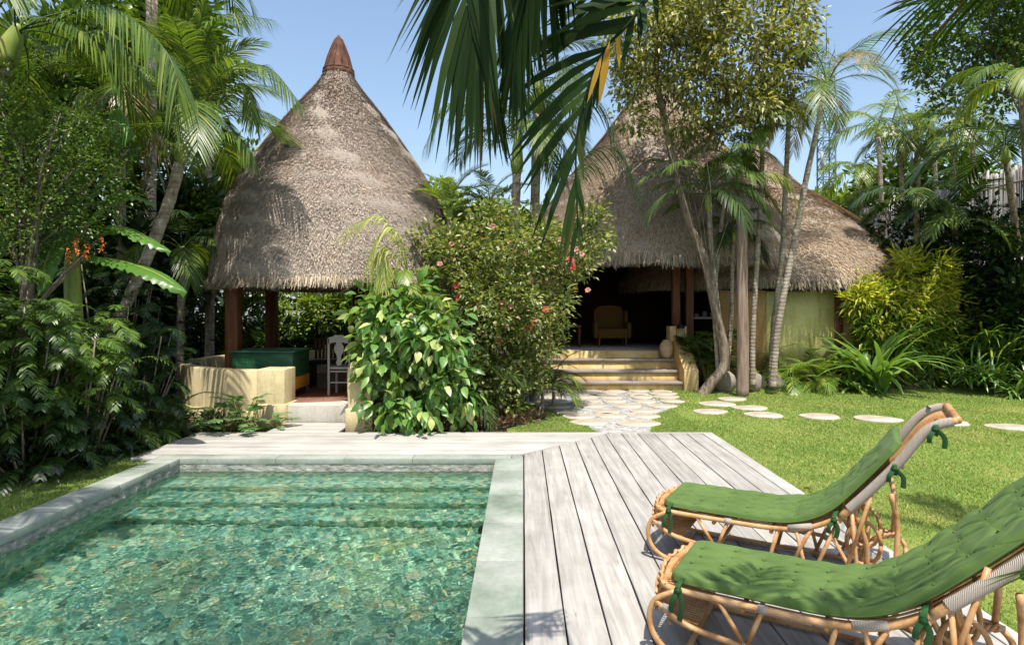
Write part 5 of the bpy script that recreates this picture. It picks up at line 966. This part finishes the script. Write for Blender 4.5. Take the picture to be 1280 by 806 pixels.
for az, e0, s in ((160, 40, 1), (210, 55, 2), (260, 45, 3), (320, 50, 4), (78, 32, 7), (108, 30, 8)): frond_geo(MB(), arc(S0, az, e0, e0-90, 2.3), .6, 34, .04, seed=300+s).build('frond', M['palm_near'], fp)  # forward-arching fronds added overhead to shade the hanging ones
fr_ = thing('overhanging_palm', 'palm beyond the right edge whose dark frond hangs into the top right corner', 'palm', (4.6, 2.2, -.05))
MB().tube([(4.6, 2.2, -.05), (4.55, 2.2, 2), (4.4, 2.3, 4.0)], [.1, .09, .08], 10, 4).build('trunk', M['palmtrunk'], fr_, smooth=True)
S1 = A(4.4, 2.3, 4.1)
frond_geo(MB(), [S1, P(1420, -160, 3.4), P(1320, -80, 3.5), P(1225, -30, 3.6), P(1150, 5, 3.7)], .75, 44, .035, (60, 25), -.05, .55, .2, seed=9, rr=.012, side_hint=(.3, -.7, .5)).build('frond', M['palm_near'], fr_)
for az, e0, s in ((60, 50, 1), (10, 45, 2), (-60, 40, 3), (100, 60, 4)): frond_geo(MB(), arc(S1, az, e0, e0-80, 1.7), .5, 30, .04, seed=320+s).build('frond', M['palm_near'], fr_)
fl_ = thing('potted_palm_frond', 'low palm at the right edge, leaflets crossing the near lounger backrest', 'palm', (1.55, .9, -.05))
b = A(1.55, .9, -.05); MB().tube([b, b+A(0, 0, .4), b+A(.02, .05, .75)], [.04, .03, .02], 8, 3).build('stem', M['rachis'], fl_)
frond_geo(MB(), [b+A(.02, .05, .72), P(1420, 690, 1.25), P(1340, 700, 1.3), P(1285, 712, 1.35)], .24, 14, .035, (35, 15), .0, .2, .1, seed=11, rr=.006).build('frond', M['palm'], fl_)
for az, e0, s in ((-40, 60, 1), (20, 50, 2), (-100, 60, 3)): frond_geo(MB(), arc(b+A(.02, .05, .72), az, e0, e0-80, .7), .22, 18, .03, seed=340+s, rr=.005).build('frond', M['palm'], fl_)

# ------------------------------------------------------------------ loungers
LG = 'pair of rattan sun loungers on the deck'
Wd = .58
def top_rail(v):   # side pole profile in local coords u along, v across
    return None
def recl(pts, rec, u0=1.08, z0=.47):
    return [((u0+(u-u0)*math.cos(rec)+(z-z0)*math.sin(rec), z0+(z-z0)*math.cos(rec)-(u-u0)*math.sin(rec)) if u > u0 else (u, z)) for u, z in pts]
def lounger(label, loc, rz, rec=0):
    o = thing('sun_lounger', label, 'sun lounger', (0, 0, 0), LG); n8 = 8
    b = lambda nm, mb, mt='rattan', par=None: mb.build(nm, M[mt], par or o, smooth=True)
    seat = [(.0, .335), (.35, .335), (.7, .34), (.9, .375), (1.08, .47)]
    back = [(1.08, .47), (1.22, .645), (1.362, .84), (1.457, 1.0), (1.53, 1.08), (1.62, 1.12)]; back = recl(back, rec); hu, hz_ = back[-1]
    for v in (0, Wd):
        s = -1 if v == 0 else 1
        # long side pole (curves in at the foot)
        c = [(-.02, v-s*.14, .345), (-.02, v-s*.02, .34), (.10, v, .335)]+[(u, v, z) for u, z in seat[1:]]+[(1.14, v, .53)]
        sr_ = b('side_rail', MB().tube(c, .0155, n8, 6))
        sub(sr_, o)
        for u0, u1 in ((.42, .46), (.80, .93)):
            z0, z1 = np.interp([u0, u1], [q[0] for q in seat], [q[1] for q in seat]); b('binding', MB().tube([(u0, v, z0), (u1, v, z1)], .0195, 10), 'binding', sr_)
        b('back_rail', MB().tube([(u, v, z) for u, z in back], .02, n8, 6)); 
        bw_ = MB(); C = spl([(u-.012, v, z+.0) for u, z in back], 8); C = C[3:-1]; T_ = nrm(np.gradient(C, axis=0)); N_ = np.stack([-T_[:, 2], 0*T_[:, 0], T_[:, 0]], -1)
        a = np.linspace(0, 2*math.pi, 13); ringv = C[:, None]+N_[:, None]*(np.cos(a)*.020)[None, :, None]+A(0, 1, 0)*(np.sin(a)*.024)[None, :, None]-N_[:, None]*.0; ringv = ringv+N_[:, None]*(-.012*(np.cos(a) < 0))[None, :, None]
        bw_.grid(ringv); b('back_binding', bw_, 'binding')
        # foot loop: from the top rail out and down to the ground, along it and up again at the back
        vv = v+s*.015
        c = [(.04, vv, .33), (-.055, vv, .27), (-.085, vv, .17), (-.04, vv, .07), (.08, vv, .022), (.35, vv, .02), (.75, vv, .02), (1.1, vv, .02), (1.30, vv, .022), (1.41, vv, .08), (1.43, vv, .16), (1.38, vv, .23), (1.30, vv, .25)]
        b('ground_loop', MB().tube(c, .0145, n8, 6)); 
        c = [(-.055, vv, .27), (.05, vv, .20), (.22, vv, .165), (.6, vv, .14), (.9, vv, .15), (1.08, vv, .11), (1.26, vv, .03)]
        b('middle_rail', MB().tube(c, .0145, n8, 6))
        for u0, z0, u1, z1 in ((.24, .333, .37, .15), (.44, .335, .37, .15), (.74, .345, .66, .02), (.84, .365, .92, .02), (.93, .385, .82, .15), (1.08, .47, .90, .02), (1.0, .42, 1.22, .03), (1.26, .70, 1.12, .20), (1.12, .20, 1.05, .03), (1.14, .53, 1.18, .03)):
            b('strut', MB().tube([(u0, v, z0), (u1, vv, z1)], .0115, n8))
        for u0, z0 in ((.37, .155), (.0, .245), (.82, .15), (.97, .14), (1.2, .04), (1.38, .23)): b('joint_binding', MB().tube([(u0-.018, vv, z0+.004), (u0+.018, vv, z0-.004)], .0175, 10), 'binding')
        b('back_prop', MB().tube([(recl([(1.33, .66)], rec)[0][0], v, recl([(1.33, .66)], rec)[0][1]), (1.37, v-s*.03, .46), (1.36, vv, .22)], .015, n8, 4))
        # twisted bundle curving from the hinge down to the rear loop
        for k in range(3):
            t = np.linspace(0, 1, 24); cx_ = 1.10+.28*t; cz = .10+.14*t+.02*np.sin(t*3); b('twisted_brace', MB().tube(np.stack([cx_, vv-s*.03+.012*np.sin(t*22+k*2.09), cz+.012*np.cos(t*22+k*2.09)], -1), .0085, 6))
    # cross bars
    for u, z, rr2 in ((-.02, .345, .016), (.35, .31, .013), (.7, .315, .013), (.92, .35, .013), (1.08, .45, .015), (.37, .15, .013), (1.25, .03, .014), (.08, .022, .014), (1.43, .16, .014), (hu, hz_, .022), (.8, .02, .013)):
        b('cross_bar', MB().tube([(u, .0, z), (u+(.0 if 0 < u < 1.9 else -.03*np.sign(u-.5)*-1), Wd/2, z), (u, Wd, z)], rr2, n8, 6))
    # woven foot end: curved canes between the top rail and the ground loop
    mb = MB()
    for k in range(24):
        v = .02+(Wd-.04)*k/23; bow = .055*math.sin(math.pi*k/23); mb.tube([(.10, v, .325), (.0-bow*.3, v, .342), (-.05-bow, v+.01, .30), (-.05-bow, v+.02, .22), (.02-bow*.6, v+.03, .165), (.13, v+.03, .155)], .005, 5, 4)
    for z_, u_ in ((.352, -.005), (.30, -.055), (.22, -.055), (.165, .015)):
        t = np.linspace(0, 1, 14); mb.tube(np.stack([u_-.055*np.sin(math.pi*t), t*Wd, z_+0*t], -1), .009, 6)
    b('woven_foot_end', mb)
    # twisted rim over the foot end
    mb = MB()
    for k in range(2):
        t = np.linspace(0, 1, 60); q = t*26+k*math.pi; mb.tube(np.stack([-.03-.06*np.sin(math.pi*t)+.007*np.cos(q*1.8), t*Wd, .352+.007*np.sin(q*1.8)], -1), .008, 6)
    b('twisted_rim', mb)
    # canes under seat and back
    mb = MB()
    for k in range(15):
        v = .04+(Wd-.08)*k/14; mb.tube([(u, v, z-.012) for u, z in seat], .0055, 5, 4); 
    b('seat_canes', mb); mb = MB()
    for k in range(13):
        v = .05+(Wd-.10)*k/12; mb.tube([(u+.014, v, z-.018) for u, z in back], .0065, 5, 4)
    for u, z in recl(((1.2, .62), (1.36, .835), (1.48, 1.03)), rec): mb.tube([(u+.02, 0, z-.02), (u+.02, Wd, z-.02)], .010, 6)
    b('back_canes', mb)
    # decorative loops behind the backrest
    for v in (.13, Wd-.13):
        t = np.linspace(0, 2*math.pi, 22); b('back_loop', MB().tube(np.stack([1.2+.09*np.cos(t), v+0*t, .30+.13*np.sin(t)], -1), .012, 6))
    b('back_leg', MB().tube([(1.15, .02, .53), (1.22, .05, .28), (1.18, .1, .02)], .015, 8, 4)); b('back_leg', MB().tube([(1.15, Wd-.02, .53), (1.22, Wd-.05, .28), (1.18, Wd-.1, .02)], .015, 8, 4))
    o.location = loc; o.rotation_euler = (0, 0, rz); return o
def cushion(label, loc, rz, rec=0):
    o = thing('lounger_cushion', label, 'cushion', (0, 0, 0), 'green quilted lounger cushions')
    pr = [(.0, .365), (.12, .365), (.35, .365), (.68, .37), (.87, .405), (1.03, .495), (1.17, .665), (1.315, .865), (1.37, .945)]+([(1.47, 1.05), (1.54, 1.09)] if rec > .1 else []); pr = recl(pr, rec, 1.03, .495)
    C = spl([(u, 0, z) for u, z in pr], 24); sg = np.r_[0, np.cumsum(np.linalg.norm(np.diff(C, axis=0), axis=1))]; L = sg[-1]; n = 380; m_ = 130
    s = np.linspace(0, L, n); C = np.stack([np.interp(s, sg, C[:, i]) for i in range(3)], -1); T_ = nrm(np.gradient(C, axis=0)); N_ = np.stack([-T_[:, 2], 0*s, T_[:, 0]], -1)
    tv = np.linspace(0, 1, m_); V = np.zeros((n, m_, 3)); B_ = np.zeros((n, m_, 3)); w = Wd-.035
    # rounded corners at the foot, offset rows of tuft buttons
    inset = np.where(s < .09, .09-np.sqrt(np.maximum(.09**2-(.09-s)**2, 0)), 0)*.8+np.where(s > L-.06, .02*(s-L+.06)/.06, 0)
    S_, Vv = np.meshgrid(s, tv, indexing='ij'); vy = inset[:, None]+(w-2*inset[:, None])*Vv; px_, py_ = .155, w/5
    r = np.random.default_rng(int(abs(rz*1000))+3); dmin = np.full(S_.shape, 9.); btn = []
    puff = np.zeros(S_.shape)
    for i in range(int(L/px_)+1):
        for j in range(6):
            bs = .07+i*px_; bv = (j+.0+(.5 if i % 2 else 0))*py_
            if bv > w-.03 or bv < .03 or bs > L-.04: continue
            bs += r.normal(0, .010); bv += r.normal(0, .010); btn.append((bs, bv)); d_ = np.hypot(S_-bs, vy-bv); puff += -.016*np.exp(-(d_/.026)**2)-.005*np.exp(-(d_/.06)**2)
            an = np.arctan2(vy-bv, S_-bs); puff += .0036*np.exp(-(d_/.065)**2)*np.abs(np.sin(an*r.integers(2, 4)+r.uniform(0, 6)))**.5*1.0*np.clip(d_/.02, 0, 1)
    # soft creases joining neighbouring buttons diagonally
    bt = np.array(btn)
    for i in range(len(bt)):
        for j in range(i+1, len(bt)):
            dd = bt[j]-bt[i]; ll = np.hypot(*dd)
            if .06 < abs(dd[0]) < .2 and ll < .19 and abs(dd[1]) > .02:
                t = np.clip(((S_-bt[i][0])*dd[0]+(vy-bt[i][1])*dd[1])/ll**2, 0, 1); d_ = np.hypot(S_-bt[i][0]-t*dd[0], vy-bt[i][1]-t*dd[1]); puff += -.0090*np.exp(-(d_/.008)**2)
    wr = sum(.0009*np.sin(S_*r.uniform(15, 60)+vy*r.uniform(-60, 60)+r.uniform(0, 6)) for _ in range(9))
    edge = np.minimum(np.minimum(vy-inset[:, None], w-inset[:, None]-vy), np.minimum(S_, L-S_)); prof_ = np.sqrt(np.clip(edge/.022, 0, 1)*(2-np.clip(edge/.022, 0, 1)))
    hgt = .008+(.026+puff+wr)*prof_; bot = -.004*np.ones_like(hgt)
    V = C[:, None]+A(0, 1, 0)*(vy+.018)[..., None]+N_[:, None]*hgt[..., None]; B_ = C[:, None]+A(0, 1, 0)*(vy+.018)[..., None]+N_[:, None]*bot[..., None]
    mb = MB(); mb.grid(V); mb.grid(B_[:, ::-1]); 
    for e1, e2 in ((V[0], B_[0]), (B_[-1], V[-1]), (B_[:, 0], V[:, 0]), (V[:, -1], B_[:, -1])): mb.grid(np.stack([e1, e2]))
    pad = mb.build('pad', M['cushion'], o, smooth=True); sub(pad, o)
    mb = MB(); pp = lambda bs, bv, h: np.array([np.interp(bs, s, C[:, i]) for i in range(3)])+A(0, bv+.018, 0)+h*np.array([np.interp(bs, s, N_[:, i]) for i in range(3)])
    for bs, bv in btn:
        c = pp(bs, bv, .0215); MB().tube([c-A(0, 0, .004), c+A(0, 0, .004)], [.008, .006], 8).build('button', M['cushion'], pad)
    # piping
    per = np.vstack([V[::6, 0]*.5+B_[::6, 0]*.5, V[-1, ::6]*.5+B_[-1, ::6]*.5, V[::-6, -1]*.5+B_[::-6, -1]*.5, V[0, ::-6]*.5+B_[0, ::-6]*.5]); MB().tube(per, .0045, 6).build('piping', M['cushion'], pad)
    def ribbon(pts, w_=.016):
        C2 = spl(pts, 6); T2 = nrm(np.gradient(C2, axis=0)); S2 = nrm(np.cross(T2, A(.2, 1, .1))); mb = MB(); mb.grid(np.stack([C2-S2*w_, C2-S2*.0+np.cross(T2, S2)*.003, C2+S2*w_], 1)); return mb.build('tie', M['tie'], o)
    for v in (0, Wd):
        s_ = -1 if v == 0 else 1
        for u, z in recl(((.06, .345), (1.05, .455), (1.34, .81), (1.52, 1.06)), rec):
            q = A(u, v+s_*.024, z)
            ribbon([q+A(.01, -s_*.06, .045), q+A(0, s_*.006, .02), q, q+A(0, 0, -.03), q+A(.0, -s_*.04, -.04)], .013)
            dl = .14 if u < .2 else .10; hx = .1 if u > 1.3 else 0
            ribbon([q+A(0, s_*.004, 0), q+A(.02+hx*.2, s_*.012, -dl*.4), q+A(.01+hx*.3, s_*.01, -dl)], .013)
            ribbon([q+A(0, s_*.004, 0), q+A(-.025, s_*.02, -dl*.35), q+A(-.03, s_*.015, -dl*.75)], .012)
            mb = MB(); t = np.linspace(0, 2*math.pi, 12); mb.tube([q-A(.012, 0, .004), q+A(.012, s_*.004, .006)], .015, 7); mb.build('knot', M['tie'], o)
    o.location = loc; o.rotation_euler = (0, 0, rz); return o
for loc, rz, rec, a, b_ in [((.935, 4.13, 0), math.radians(-30), .045, 'far rattan sun lounger on the deck, its headrest reaching over the lawn', 'green quilted cushion on the far lounger, fully sunlit'),
                   ((.706, 2.98, 0), math.radians(-30), math.radians(9), 'near rattan sun lounger at the bottom right, cut by the photo edge', 'green quilted cushion on the near lounger, dappled with frond shadows')]:
    lounger(a, loc, rz, rec); cushion(b_, loc, rz, rec)
# fallen leaf
mb = MB(); leaf_geo(mb, np.array([P(1000, 610, 0)*0+A(X(1003, 5.85), 5.85, -.03)]), np.array([(1., .3, .25)]), A(.09), A(.05), R, .3, .6, big=True)
mb.build('fallen_leaf', M['clay'], None, 'small brown fallen leaf on the lawn beside the deck edge', 'leaf')
for o in bpy.data.objects:
    if '_w' in o: del o['_w']
